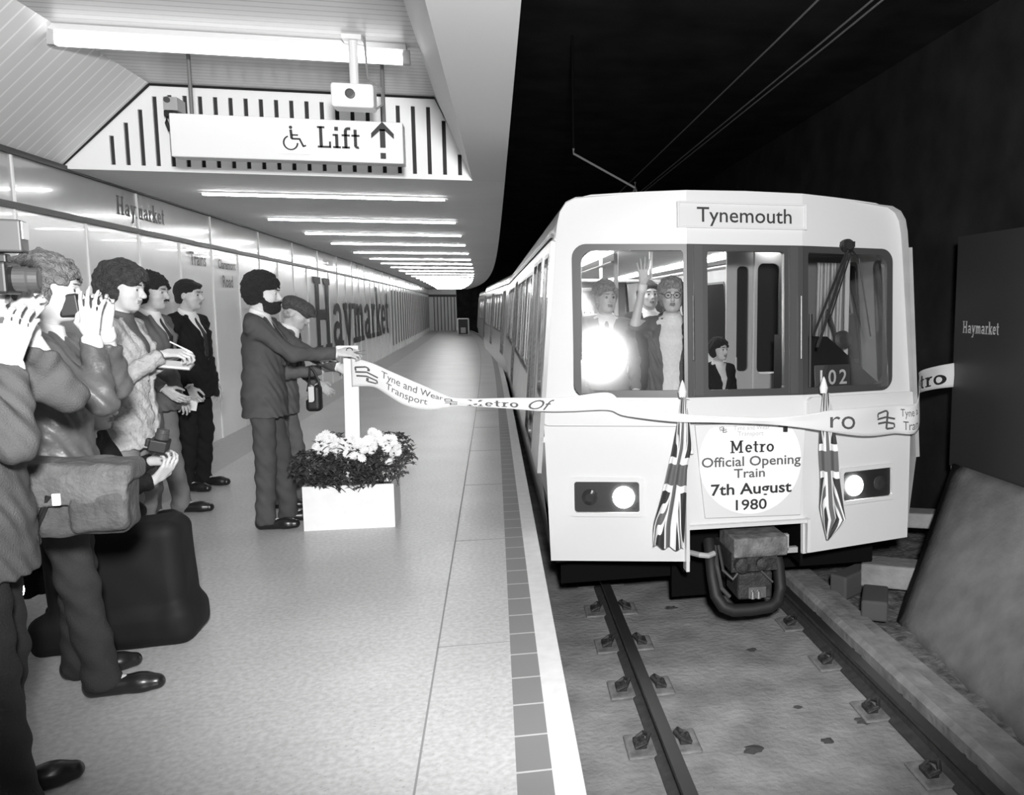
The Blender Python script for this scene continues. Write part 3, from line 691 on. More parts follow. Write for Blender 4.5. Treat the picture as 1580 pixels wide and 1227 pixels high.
# --- wipers
for s, a in ((1, 1),):
    w0 = facepos(.80, 2.02) + Vector((0, -.07, 0))
    b = MB(); b.lathe(w0 + Vector((0, .06, 0)), (0, -1, 0), [(.05, 0), (.05, .05), (.03, .08)], 14); b.box(w0.x - .045, w0.x + .045, w0.y - .01, w0.y + .06, w0.z - .01, w0.z + .03)
    wp = b.build('wiper_pivot', M['black'], train)
    e = facepos(.53, 1.28) + Vector((0, -.06, 0)); e2 = facepos(.49, 1.36) + Vector((0, -.06, 0)); e3 = facepos(.48, .99) + Vector((0, -.03, 0))
    b = MB(); b.tube([w0, w0 + Vector((-.03, -.01, -.12)), e], .011, 8); b.tube([w0 + Vector((-.02, 0, -.05)), e2], .009, 8); b.tube([w0 + Vector((.02, 0, -.05)), e + Vector((.09, 0, .2))], .006, 6)
    b.tube([e2 + Vector((-.02, 0, .16)), e3 + Vector((.0, 0, .0))], .013, 6); b.build('wiper_arm', M['black'], wp)
    w1 = facepos(.90, 1.93) + Vector((0, -.05, 0)); b = MB(); b.tube([w0, w1, facepos(1.02, 1.35) + Vector((0, -.03, 0))], .005, 6)
    b.build('wiper_blade', M['black'], wp)
# --- 102 number plate inside the driver's windscreen
b = MB(); pz = .988
n = FR.u.cross(FR.v); b.plate(FR.pts(rrect(.575, pz - .02, .885, pz + .155, .008)), [], FR.o - n * .05, FR.u, FR.v, .01); npz = b.build('number_plate', M['dgrey'], train)
for k, ch in enumerate('102'):
    tv = text_verts(ch, .155, bold=.012); xx = .625 + .098 * k
    place2d('numeral', tv, mat('numeral_grey', .62, .5), npz, facepos(xx, pz + .01) - n * .05, FR.u, FR.v, .003)
# --- body sides, roof
SIDE_N = Vector((.0775, 0, 1)).normalized() if False else None
def side_openings(L, first):
    H = []
    y = .42 if first else .5
    if first: H.append((.40, .80, .95, 1.92, 'cab_window')); y = 1.1
    while y + 1.5 < L:
        H.append((y + .05, y + .57, .42, 1.93, 'door_window')); H.append((y + .67, y + 1.19, .42, 1.93, 'door_window')); y += 1.45
        for k in range(3):
            if y + 1.35 > L - .3: break
            H.append((y, y + 1.25, .95, 1.88, 'window')); y += 1.35
    return [h for h in H if h[1] < L - .1]
def section(root, y0, L, first):
    for s in (-1, 1):
        x0, x1, z0, z1 = 1.43, 1.335, .30, 2.0
        xz = lambda z: interp(HWT, z)
        H = side_openings(L, first)
        # side skin as one plate in the plane through (z0..z1)
        o = Vector((s * (xz(.75) + .0), y0, 0)); v = Vector((-s * (1.43 - 1.335) / 1.25, 0, 1)).normalized()
        zz = lambda z: (z - .75) * math.hypot(1, (1.43 - 1.335) / 1.25)
        u = Vector((0, -1, 0)) if s > 0 else Vector((0, 1, 0))
        sg2 = lambda y: (y if s < 0 else -y)
        o = Vector((s * 1.43, y0, .75)) - Vector((0, 0, 0))
        if s > 0: u = Vector((0, 1, 0)); 
        outer = [(0 + (.24 if first else 0), zz(.40)), (L, zz(.40)), (L, zz(2.02)), (0 + (.24 if first else 0), zz(2.02))]
        hol = [rrect(h[0], zz(max(h[2], .44)), h[1], zz(h[3]), .06) for h in H]
        b = MB(); b.plate(outer, hol, o, u, v, .03 * (1 if s > 0 else -1) * -1)
        # lower skirt
        ya, yb = y0 + (.24 if first else 0), y0 + L
        lo = [(-.24, 1.37), (-.2, 1.395), (.40, 1.43 + .35 * .076 - .0)]
        for (za, xa), (zb_, xb) in zip(lo[:-1], lo[1:]):
            b.add([(s * xa, ya, za), (s * xa, yb, za), (s * xb, yb, zb_), (s * xb, ya, zb_)], [(0, 1, 2, 3)])
        rf = [(2.0, 1.335), (2.14, 1.32), (2.23, 1.30), (2.29, 1.26), (2.325, 1.19), (2.35, .9), (2.375, .45), (2.388, 0)]
        for (za, xa), (zb_, xb) in zip(rf[:-1], rf[1:]):
            b.add([(s * xa, ya, za), (s * xa, yb, za), (s * xb, yb, zb_), (s * xb, ya, zb_)], [(0, 1, 2, 3)])
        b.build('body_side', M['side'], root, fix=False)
        # waist stripe and cant-rail gutter
        b = MB(); b.box(s * 1.44 - .012, s * 1.44 + .012, ya, yb, .62, .66); b.build('waist_rail', M['train'], root)
        b = MB(); b.box(s * 1.325 - .02, s * 1.325 + .02, ya + .3, yb, 2.07, 2.10); b.build('gutter', M['dgrey'], root)
        for h in H:
            xm = 1.43 - (.5 * (h[2] + h[3]) - .75) * .076
            n0, n1 = rrect(h[0] - .03, zz(max(h[2], .44) - .03), h[1] + .03, zz(h[3] + .03), .07), rrect(h[0], zz(max(h[2], .44)), h[1], zz(h[3]), .06)
            b = MB(); nn_ = u.cross(v); out = nn_ if nn_.x * s > 0 else -nn_
            b.plate(n0, [n1], o + out * .012, u, v, .02); wf = b.build('door_leaf_frame' if 'door' in h[4] else 'window_frame', M['frame'], root)
            b = MB(); b.plate(n1, [], o - out * .01, u, v, .004); b.build('pane', M['sglass'], wf)
    b = MB(); b.box(-1.36, 1.36, y0 + (.32 if first else 0), y0 + L, -.06, 0); b.build('saloon_floor', M['grey'], root)
    b = MB(); b.box(-1.2, 1.2, y0 + (.5 if first else .05), y0 + L, 2.12, 2.15); b.build('saloon_ceiling', M['inner'], root)
    b = MB(); b.box(-.75, -.6, y0 + (1.5 if first else .3), y0 + L - .3, 2.09, 2.115); b.box(.6, .75, y0 + (1.5 if first else .3), y0 + L - .3, 2.09, 2.115); b.build('saloon_light', M['saloon_tube'], root)
    b = MB(); b.box(-1.28, 1.28, y0 + L - .05, y0 + L, -.2, 2.3); b.build('end_wall', M['dgrey'], root)
section(train, 0, 13.2, True)
DY = 1.55
def tx(px, py=480, yy=DY): return atY(px, py, TY + yy).x - TX + TRZ * yy
def tz(py, px=1150, yy=DY): return atY(px, py, TY + yy).z
# driver's cab: partition, desk, posts
b = MB(); b.box(tx(1216, 480, 1.28), 1.32, 1.28, 1.31, 0, 2.12); b.build('cab_partition', M['cabgrey'], train)
for (xa, xb, za, zb_, yy, nm, mm) in [(tx(1264, 480, 1.24), tx(1278, 480, 1.24), 1.66, 1.86, 1.24, 'cab_notice', 'white'), (tx(1306, 480, .95), tx(1312, 480, .95), .2, 2.0, .95, 'cab_post', 'offwhite'), (tx(1320, 480, 1.24), tx(1336, 480, 1.24), 1.5, 1.88, 1.24, 'cab_locker', 'lgrey'), (tx(1354, 480, 1.2), tx(1368, 480, 1.2), 1.18, 1.40, 1.2, 'cab_notice', 'offwhite'), (tx(1342, 480, 1.22), tx(1348, 480, 1.22), 1.58, 1.72, 1.22, 'cab_notice', 'white')]:
    b = MB(); b.box(xa, xb, yy, yy + .03, za, zb_, bev=.006); b.build(nm, M[mm], train)
b = MB()
for k in range(9): b.tube([(tx(1262 + k * 5, 480, 1.18), 1.18 + .015 * (k % 2), .6), (tx(1264 + k * 5.2, 480, 1.18), 1.18 + .015 * (k % 2), 1.95)], .017, 8)
b.build('cab_curtain', M['lgrey'], train)
b = MB(); b.add([(.45, .15, .9), (1.25, .3, .9), (1.25, .9, .9), (.45, .75, .9), (.47, .45, 1.35), (.80, .50, 1.34), (1.22, .6, 1.0), (.80, .85, 1.2), (.47, .8, 1.35)],
      [(0, 1, 6, 5, 4), (4, 5, 7, 8), (5, 6, 2, 7), (0, 4, 8, 3), (3, 8, 7, 2)]); b.build('driver_desk', mat('desk_dark', .018, .5), train)
b = MB(); b.lathe((1.06, .8, 1.30), (0, -1, .1), [(.075, 0), (.075, .03), (.04, .04)], 18); b.tube([(1.02, .8, .9), (1.04, .8, 1.25), (.95, .85, 1.55)], .012, 8); b.build('cab_mirror', M['dgrey'], train)
# passenger doors seen behind the centre window: pale leaves with tall dark lights
DY = 1.55
def tx(px, py=480, yy=DY): return atY(px, py, TY + yy).x - TX + TRZ * yy
def tz(py, px=1150, yy=DY): return atY(px, py, TY + yy).z
b = MB(); ou = P_rect(tx(1121), 0, tx(1212), 2.12)
h1 = rrect(tx(1137), tz(573), tx(1155), tz(411), .04); h2 = rrect(tx(1169), tz(578), tx(1203), tz(406), .06)
b.plate(ou, [h1, h2], (0, DY, 0), (1, 0, 0), (0, 0, 1), .03); dr = b.build('inner_door', M['cabwhite'], train)
b = MB(); b.plate([(p[0], p[1]) for p in P_rect(tx(1135), tz(575), tx(1205), tz(404))], [], (0, DY + .035, 0), (1, 0, 0), (0, 0, 1), .01); b.build('door_light', M['black'], dr)
b = MB(); b.tube([(tx(1162), DY - .03, .1), (tx(1162), DY - .03, 2.08)], .013, 8); b.tube([(tx(1209), DY - .12, .1), (tx(1209), DY - .12, 2.08)], .03, 10); b.tube([(tx(1134), DY - .05, .9), (tx(1134), DY - .05, 1.12)], .009, 6); b.build('door_post', M['offwhite'], dr)
# saloon furniture seen through the left windscreen
for k, (xa, ya, ra) in enumerate([(-1.0, 1.9, .017), (-.72, 1.5, .02), (-.62, 3.2, .017), (-.2, 2.6, .017), (-1.02, 3.6, .015)]):
    b = MB(); b.tube([(xa, ya, 0), (xa, ya, 2.12)], ra, 8); b.build('grab_pole', M['offwhite'], train)
b = MB()
for zq in (1.72, 1.50, 1.18): b.tube([(-1.3, 1.6, zq), (-.72, 1.5, zq)], .014, 8)
b.tube([(-1.3, 3.3, 1.85), (.3, 3.3, 1.85)], .016, 8); b.tube([(-.75, 1.5, 1.95), (-.75, 12, 1.95)], .014, 8); b.build('grab_rail', M['offwhite'], train)
st = M['dgrey']
for k in range(4):
    for s in (-1,):
        b = MB(); yy = 2.4 + 1.5 * k; b.box(-1.3, -.45, yy, yy + .45, .38, .46, bev=.03); b.box(-1.3, -.45, yy + .42, yy + .5, .45, 1.15, bev=.03); b.build('seat', st, train)
# bogie and wheels
b = MB(); b.box(-1.0, 1.0, 2.2, 3.6, -.68, -.42)
for s in (-.735, .735):
    for yy in (1.95, 3.85): b.lathe((s - .06, yy, -.44), (1, 0, 0), [(.34, 0), (.34, .12), (.1, .13)], 28)
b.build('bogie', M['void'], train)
# gangway and rear section (articulated)
x2, y2 = -.0, 13.5
rear = empty('rear_section', (0, 13.55, 0), .045); rear.parent = train
b = MB(); b.box(-1.15, 1.15, 13.15, 13.65, -.15, 2.2); b.build('gangway_bellows', M['rubber'], train)
def section_simple(root, L):
    section(root, 0, L, False)
section_simple(rear, 13.2)
# second coupled train
tr2 = empty('metro_train', (edge(33.2) + 1.47, 33.2, 0), .078, 'second half of the train, far along the curving platform behind the front set', 'train')
section(tr2, 0, 13.0, False)
b = MB(); b.plate([(-1.38, -.24), (1.38, -.24), (1.33, 2.1), (1.1, 2.33), (-1.1, 2.33), (-1.33, 2.1)], [], (0, -.02, 0), (1, 0, 0), (0, 0, 1), .03); b.build('front_panel', M['train'], tr2)

# ================================================================ HEADBOARD, FLAGS
def tw(p):  # train space -> world
    return Matrix.Translation((TX, TY, 0)) @ Matrix.Rotation(TRZ, 4, 'Z') @ Vector(p)
hbd = empty('headboard', tw((0.03, 0, 0)), TRZ, 'white headboard on the train front announcing the Metro official opening train', 'sign')
hbd.location.z = 0
def hp(px, py, yy=-.05):
    p = atY(px, py, TY - .02); return Vector((p.x - hbd.location.x, yy + RAKE * (p.z + .24), p.z))
a = [hp(1088, 800), hp(1236, 795), hp(1247, 652), hp(1074, 657)]
b = MB(); b.plate([(q.x, q.z + .24) for q in a], [], (0, -.035, -.24), (1, 0, 0), FC.v, .02); b.build('board', mat('poster_paper', .70, .5), hbd, bevel=.004)
cc = hp(1160, 712); b = MB(); r_ = .385
x_lo, x_hi = hp(1076, 712).x, hp(1245, 712).x
circ = []
for k in range(48):
    t_ = 2 * PI * k / 48; circ.append((min(max(cc.x + r_ * math.cos(t_), x_lo + .02), x_hi - .02), min(cc.z + .24 + r_ * math.sin(t_), a[2].z + .22)))
b.plate(circ, [], (0, -.036, -.24), (1, 0, 0), FC.v, .004); b.build('roundel', mat('poster_white', .92, .5), hbd)
def hb_text(name, s, px, py, wpx, hpx, m='inkg', bold=.0):
    p = hp(px, py, -.041); q0 = hp(px - wpx / 2, py); q1 = hp(px + wpx / 2, py); hgt = (hp(px, py - hpx).z - p.z)
    if s == 'Metro': tv = slab_text(s, hgt)
    else: tv = text_verts(s, hgt / .72, bold=bold)
    wd = max(v[0] for v in tv[0]) - min(v[0] for v in tv[0]); mx_ = (max(v[0] for v in tv[0]) + min(v[0] for v in tv[0])) / 2
    place2d(name, ([((v[0] - mx_) * (q1.x - q0.x) / wd, v[1]) for v in tv[0]], tv[1]), M[m], hbd, p, (1, -.0, -.02 + .02), FC.v, .003)
hb_text('metro_lettering', 'Metro', 1162, 699, 68, 19, 'ink', .0)
hb_text('lettering', 'Official Opening', 1161, 719, 154, 15, 'inkg', .012)
hb_text('lettering', 'Train', 1157, 737, 48, 14, 'inkg', .012)
hb_text('lettering', '7th August', 1160, 762, 125, 17, 'ink', .018)
hb_text('lettering', '1980', 1159, 786, 48, 16, 'ink', .012)
M['faint'] = mat('faint_ink', .45, .6)
hb_text('small_lettering', 'Tyne and Wear', 1162, 664, 56, 7, 'faint'); hb_text('small_lettering', 'Transport', 1160, 673, 40, 7, 'faint')
place2d('emblem', logo2d(.048), M['inkg'], hbd, hp(1117, 664, -.041), (1, 0, 0), FC.v, .003)
b = MB(); q = hp(1213, 662, -.06); b.box(q.x - .014, q.x + .014, q.y - .01, q.y + .01, q.z - .022, q.z + .022); b.box(q.x - .05, q.x, q.y, q.y + .008, q.z + .016, q.z + .024); b.build('clip', M['black'], hbd)

def unionmat():
    m = bpy.data.materials.new('union_flag_cloth'); m.use_nodes = True; nt = m.node_tree; bs = nt.nodes['Principled BSDF']; bs.inputs['Roughness'].default_value = .7
    uv = nt.nodes.new('ShaderNodeUVMap'); sp = nt.nodes.new('ShaderNodeSeparateXYZ'); nt.links.new(uv.outputs[0], sp.inputs[0])
    def mt(op, a, bb=0.0):
        n = nt.nodes.new('ShaderNodeMath'); n.operation = op
        for i, q in enumerate((a, bb)):
            if isinstance(q, (int, float)): n.inputs[i].default_value = q
            else: nt.links.new(q, n.inputs[i])
        return n.outputs[0]
    x = mt('SUBTRACT', sp.outputs[0], .5); y = mt('MULTIPLY', mt('SUBTRACT', sp.outputs[1], .5), .6)
    ax_, ay = mt('ABSOLUTE', x), mt('ABSOLUTE', y)
    d1 = mt('ABSOLUTE', mt('SUBTRACT', mt('MULTIPLY', ax_, .6), ay))
    dc = mt('MINIMUM', ax_, ay)
    red = mt('MAXIMUM', mt('LESS_THAN', dc, .06), 0.0); white = mt('MAXIMUM', mt('LESS_THAN', dc, .10), mt('LESS_THAN', d1, .055))
    dred = mt('MULTIPLY', mt('LESS_THAN', d1, .02), mt('GREATER_THAN', dc, .10))
    rr = mt('MAXIMUM', red, dred)
    v = mt('ADD', mt('MULTIPLY', white, .8), .035); v = mt('ADD', mt('MULTIPLY', v, mt('SUBTRACT', 1.0, rr)), mt('MULTIPLY', rr, .13))
    nt.links.new(v, bs.inputs['Base Color']); return m
UM = unionmat()
def drape(name, L, R, depth, uvr, label, thick=.004, fold=.035, nf=5):
    """cloth hung between two traced side lines; L,R lists of world points top->bottom"""
    n, mcol = len(L), 36; b = MB(); uvs = []
    for i in range(n):
        for j in range(mcol + 1):
            t_ = j / mcol; p = Vector(L[i]) * (1 - t_) + Vector(R[i]) * t_; k = i / (n - 1)
            p.y -= fold * (.25 + k) * (.5 + .5 * math.sin(t_ * nf * 2 * PI + k * 1.5)) + .02
            p.z += .012 * k * math.sin(t_ * nf * 2 * PI)
            b.v.append(tuple(p)); uvs.append((uvr[0] + (uvr[1] - uvr[0]) * (1 - k), uvr[2] + (uvr[3] - uvr[2]) * (t_ + .06 * math.sin(t_ * nf * 2 * PI))))
    for i in range(n - 1):
        for j in range(mcol): a_ = i * (mcol + 1) + j; b.f.append((a_, a_ + 1, a_ + mcol + 2, a_ + mcol + 1)); b.mi.append(0)
    return b, uvs
def flag(label, Lpx, Rpx, Y, staff, uvr, nf, fold):
    t = empty('union_flag', atY(Lpx[0][0], Lpx[0][1], Y), 0, label, 'flag', 'union flags tied to the train front')
    def rs(L, n=24):
        ys_ = [Lq[1] for Lq in L]; out = []
        for k in range(n):
            y = ys_[0] + (ys_[-1] - ys_[0]) * k / (n - 1)
            for (x0_, y0_), (x1_, y1_) in zip(L[:-1], L[1:]):
                if y <= y1_ + 1e-6: out.append((x0_ + (x1_ - x0_) * (y - y0_) / max(1e-6, y1_ - y0_), y)); break
        return out
    Lw = [atY(x, y, Y) - t.location for x, y in rs(Lpx)]; Rw = [atY(x, y, Y) - t.location for x, y in rs(Rpx)]
    b, uvs = drape('cloth', Lw, Rw, 0, uvr, '', nf=nf, fold=fold)
    me_o = b.build('cloth', UM, t, smooth=True, fix=False); me = me_o.data
    ul = me.uv_layers.new(name='UVMap')
    for lp in me.loops: ul.data[lp.index].uv = uvs[lp.vertex_index]
    bb = MB(); bb.tube([atY(x, y, Y + .0) - t.location + Vector((0, -.0, 0)) for x, y in staff], .012, 8); bb.build('staff', M['white'], t)
    bb = MB(); p = atY(staff[0][0], staff[0][1], Y) - t.location; bb.lathe(p, (0, 0, 1), [(.024, -.06), (.03, -.02), (.012, .04), (.002, .06)], 12); bb.build('finial', M['white'], t)
    return t
flag('draped union flag hanging left of the headboard, spread wide at its foot', [(1050, 612), (1044, 650), (1035, 695), (1028, 725), (1019, 762), (1006, 806), (1006, 840)], [(1057, 612), (1062, 650), (1066, 690), (1059, 725), (1058, 762), (1056, 806), (1054, 846)], TY - .06, [(1053, 600), (1068, 700)], (.08, .95, .05, .98), 2.5, .03)
flag('draped union flag hanging right of the headboard, narrow and knotted', [(1268, 606), (1263, 650), (1261, 695), (1263, 735), (1261, 780), (1268, 815), (1272, 828)], [(1278, 606), (1284, 650), (1290, 690), (1292, 735), (1298, 780), (1301, 800), (1276, 828)], TY - .04, [(1271, 594), (1276, 660)], (.05, .9, .1, .95), 2.0, .025)
# ================================================================ SMOOTH BODIES (signed-distance fields meshed with surface nets)
class SDF:
    def __init__(s, vox=.008, k=.02): s.vox = vox; s.k = k; s.pr = []
    def _add(s, fn, lo, hi, op='u', k=None):
        s.pr.append((fn, np.array(lo, float), np.array(hi, float), op, s.k if k is None else k)); return s
    def cone(s, a, b, ra, rb, sq=None, op='u', k=None):
        """tapered capsule; sq = per-axis stretch of the cross-section (local x,y,z)"""
        a = np.array(a, float); b = np.array(b, float); q = np.array(sq if sq is not None else (1, 1, 1), float)
        A, B = a / q, b / q; d = B - A; L2 = max(1e-9, float(d @ d)); rm = max(ra, rb)
        def fn(x, y, z):
            X, Y, Z = x / q[0] - A[0], y / q[1] - A[1], z / q[2] - A[2]
            t = np.clip((X * d[0] + Y * d[1] + Z * d[2]) / L2, 0, 1)
            return np.sqrt((X - t * d[0]) ** 2 + (Y - t * d[1]) ** 2 + (Z - t * d[2]) ** 2) - (ra + (rb - ra) * t)
        return s._add(fn, np.minimum(a, b) - rm * q, np.maximum(a, b) + rm * q, op, k)
    def chain(s, pts, rs, sq=None, k=None):
        for i in range(len(pts) - 1): s.cone(pts[i], pts[i + 1], rs[i], rs[i + 1], sq, 'u', k)
        return s
    def ell(s, c, r, R=None, op='u', k=None):
        c = np.array(c, float); r = np.array(r, float); Rm = np.eye(3) if R is None else np.array(R, float)
        def fn(x, y, z):
            X, Y, Z = x - c[0], y - c[1], z - c[2]
            u = Rm[0, 0] * X + Rm[1, 0] * Y + Rm[2, 0] * Z; v = Rm[0, 1] * X + Rm[1, 1] * Y + Rm[2, 1] * Z; w_ = Rm[0, 2] * X + Rm[1, 2] * Y + Rm[2, 2] * Z
            k0 = np.sqrt((u / r[0]) ** 2 + (v / r[1]) ** 2 + (w_ / r[2]) ** 2); k1 = np.sqrt((u / r[0] ** 2) ** 2 + (v / r[1] ** 2) ** 2 + (w_ / r[2] ** 2) ** 2)
            return k0 * (k0 - 1) / np.maximum(k1, 1e-6)
        e = np.abs(Rm) @ r
        return s._add(fn, c - e, c + e, op, k)
    def box(s, c, h, R=None, rnd=.01, op='u', k=None):
        c = np.array(c, float); h = np.array(h, float) - rnd; Rm = np.eye(3) if R is None else np.array(R, float)
        def fn(x, y, z):
            X, Y, Z = x - c[0], y - c[1], z - c[2]
            u = np.abs(Rm[0, 0] * X + Rm[1, 0] * Y + Rm[2, 0] * Z) - h[0]; v = np.abs(Rm[0, 1] * X + Rm[1, 1] * Y + Rm[2, 1] * Z) - h[1]; w_ = np.abs(Rm[0, 2] * X + Rm[1, 2] * Y + Rm[2, 2] * Z) - h[2]
            return np.sqrt(np.maximum(u, 0) ** 2 + np.maximum(v, 0) ** 2 + np.maximum(w_, 0) ** 2) + np.minimum(np.maximum(u, np.maximum(v, w_)), 0) - rnd
        e = np.abs(Rm) @ (h + rnd)
        return s._add(fn, c - e, c + e, op, k)
    def half(s, p, n, k=.004):
        """keep the side opposite to n"""
        p = np.array(p, float); n = np.array(n, float); n = n / np.linalg.norm(n)
        def fn(x, y, z): return -((x - p[0]) * n[0] + (y - p[1]) * n[1] + (z - p[2]) * n[2])
        return s._add(fn, [-9] * 3, [9] * 3, 's', k)
    def cutfn(s, fn, lo, hi, k=.006): return s._add(fn, lo, hi, 's', k)
    def mesh(s, disp=None):
        adds = [p for p in s.pr if p[3] == 'u']; vx = s.vox
        lo = np.min([p[1] for p in adds], axis=0) - 4 * vx; hi = np.max([p[2] for p in adds], axis=0) + 4 * vx
        n = np.ceil((hi - lo) / vx).astype(int) + 1
        ax = [(lo[i] + vx * np.arange(n[i])).astype(np.float32) for i in range(3)]
        D = np.full(n, .5, np.float32)
        for fn, a, b, op, k in s.pr:
            m = k + 3 * vx
            i0 = np.clip(np.floor((a - m - lo) / vx).astype(int), 0, n); i1 = np.clip(np.ceil((b + m - lo) / vx).astype(int) + 1, 0, n)
            if np.any(i1 <= i0): continue
            sl = tuple(slice(i0[j], i1[j]) for j in range(3))
            x, y, z = ax[0][sl[0]][:, None, None], ax[1][sl[1]][None, :, None], ax[2][sl[2]][None, None, :]
            d = fn(x, y, z).astype(np.float32); S0 = D[sl]
            if op == 'u':
                h = np.maximum(k - np.abs(S0 - d), 0) / max(k, 1e-6); D[sl] = np.minimum(S0, d) - h * h * k * .25
            else:
                d = -d; h = np.maximum(k - np.abs(S0 - d), 0) / max(k, 1e-6); D[sl] = np.maximum(S0, d) + h * h * k * .25
        if disp is not None: D += disp(ax[0][:, None, None], ax[1][None, :, None], ax[2][None, None, :]).astype(np.float32)
        return surface_nets(D, lo, vx)
def surface_nets(D, lo, vx):
    ins = D < 0
    c = [ins[i:ins.shape[0] - 1 + i, j:ins.shape[1] - 1 + j, k:ins.shape[2] - 1 + k] for i in (0, 1) for j in (0, 1) for k in (0, 1)]
    sm = sum(q.astype(np.int8) for q in c); act = (sm > 0) & (sm < 8)
    I = np.argwhere(act); idm = np.full(act.shape, -1, np.int32); idm[act] = np.arange(len(I))
    V = np.zeros((len(I), 3)); C = np.zeros(len(I)); off = [(0, 0, 0), (0, 0, 1), (0, 1, 0), (0, 1, 1), (1, 0, 0), (1, 0, 1), (1, 1, 0), (1, 1, 1)]
    val = [D[I[:, 0] + o[0], I[:, 1] + o[1], I[:, 2] + o[2]] for o in off]
    for a in range(8):
        for ax_ in range(3):
            o = off[a]
            if o[ax_] == 0:
                o2 = list(o); o2[ax_] = 1; b_ = off.index(tuple(o2)); va, vb = val[a], val[b_]; m = (va < 0) != (vb < 0)
                t = va[m] / (va[m] - vb[m]); p = np.tile(np.array(o, float), (m.sum(), 1)); p[:, ax_] += t; V[m] += p; C[m] += 1
    V = lo + (I + V / np.maximum(C, 1)[:, None]) * vx
    F = []
    for ax_ in range(3):
        o1, o2 = [(1, 2), (2, 0), (0, 1)][ax_]
        sl0 = [slice(None)] * 3; sl1 = [slice(None)] * 3; sl0[ax_] = slice(0, -1); sl1[ax_] = slice(1, None)
        A, B = ins[tuple(sl0)], ins[tuple(sl1)]; E = np.argwhere(A != B)
        E = E[(E[:, o1] > 0) & (E[:, o2] > 0) & (E[:, o1] < D.shape[o1] - 1) & (E[:, o2] < D.shape[o2] - 1)]
        if not len(E): continue
        fl = A[E[:, 0], E[:, 1], E[:, 2]]
        def g(d1, d2):
            q = E.copy(); q[:, o1] -= d1; q[:, o2] -= d2; return idm[q[:, 0], q[:, 1], q[:, 2]]
        q = np.stack([g(1, 1), g(0, 1), g(0, 0), g(1, 0)], 1); q[~fl] = q[~fl][:, ::-1]; F.append(q)
    F = np.concatenate(F); return V, F[(F >= 0).all(1)]
def np_mesh(name, V, F, m, parent, matfn=None):
    me = bpy.data.meshes.new(name); me.vertices.add(len(V)); me.vertices.foreach_set('co', V.astype(np.float32).ravel())
    me.loops.add(F.size); me.loops.foreach_set('vertex_index', F.astype(np.int32).ravel())
    me.polygons.add(len(F)); me.polygons.foreach_set('loop_start', np.arange(0, F.size, 4, dtype=np.int32)); me.polygons.foreach_set('loop_total', np.full(len(F), 4, np.int32))
    o = link(name, me, m, parent)
    if matfn is not None: me.polygons.foreach_set('material_index', matfn(V[F].mean(1)).astype(np.int32))
    me.polygons.foreach_set('use_smooth', np.ones(len(F), bool)); me.update(); me.validate(); return o
def lumps(amp, f, seed=0):
    def d(x, y, z): return amp * (np.sin(x * f + 1.3 * seed + 2 * np.sin(y * f * .7)) * np.sin(y * f * 1.1 + .7 * seed + np.sin(z * f * .8)) * np.sin(z * f * .9 + seed) + .5 * np.sin(x * f * 2.1 + seed) * np.sin(y * f * 2.3) * np.sin(z * f * 1.9 + 2))
    return d
M['skin'] = mat('skin', .50, .5, noise=.08, scale=30); M['skin_d'] = mat('lips', .24, .5); M['eye'] = mat('eye_dark', .06, .25)
M['skin2'] = mat('skin_pale', .60, .5, noise=.06, scale=30)
def fabric(name, g, sc=220, nz=.12): return mat(name, g, .85, spec=.2, noise=nz, scale=9, bump=.35, bscale=sc)
M['suit_grey'] = fabric('suit_grey', .085); M['suit_black'] = fabric('suit_black', .012); M['trouser_grey'] = fabric('trouser_grey', .075)
M['suit_mid'] = fabric('suit_mid', .13); M['coat_pale'] = mat('sheepskin_coat', .42, .9, noise=.2, scale=26, bump=.6, bscale=60); M['trouser_pale'] = fabric('trouser_pale', .20)
M['leather'] = mat('leather_jacket', .09, .45, noise=.2, scale=8, bump=.5, bscale=16); M['shirt'] = mat('shirt_white', .80, .7); M['hair_dark'] = mat('hair_dark', .018, .6, bump=.9, bscale=150)
M['hair_brown'] = mat('hair_brown', .05, .6, noise=.5, scale=50, bump=.9, bscale=140); M['hair_fair'] = mat('hair_fair', .17, .6, noise=.4, scale=40, bump=.9, bscale=140)
M['hair_grey'] = mat('hair_grey', .40, .6, noise=.3, scale=60, bump=.9, bscale=140); M['shoe'] = mat('black_shoe', .012, .3); M['tie'] = mat('dark_tie', .02, .6)
M['cap'] = mat('tweed_cap', .075, .9, noise=.4, scale=70, bump=.4, bscale=200); M['dress'] = mat('pale_dress', .85, .7, noise=.08, scale=60); M['jeans'] = fabric('dark_denim', .03)

V3 = lambda *a: np.array(a, float)
def rotz(a): c, s = math.cos(a), math.sin(a); return np.array([[c, -s, 0], [s, c, 0], [0, 0, 1]])
def roty(a): c, s = math.cos(a), math.sin(a); return np.array([[c, 0, s], [0, 1, 0], [-s, 0, c]])
def rotx(a): c, s = math.cos(a), math.sin(a); return np.array([[1, 0, 0], [0, c, -s], [0, s, c]])
def unit(v): v = np.array(v, float); return v / max(1e-9, np.linalg.norm(v))

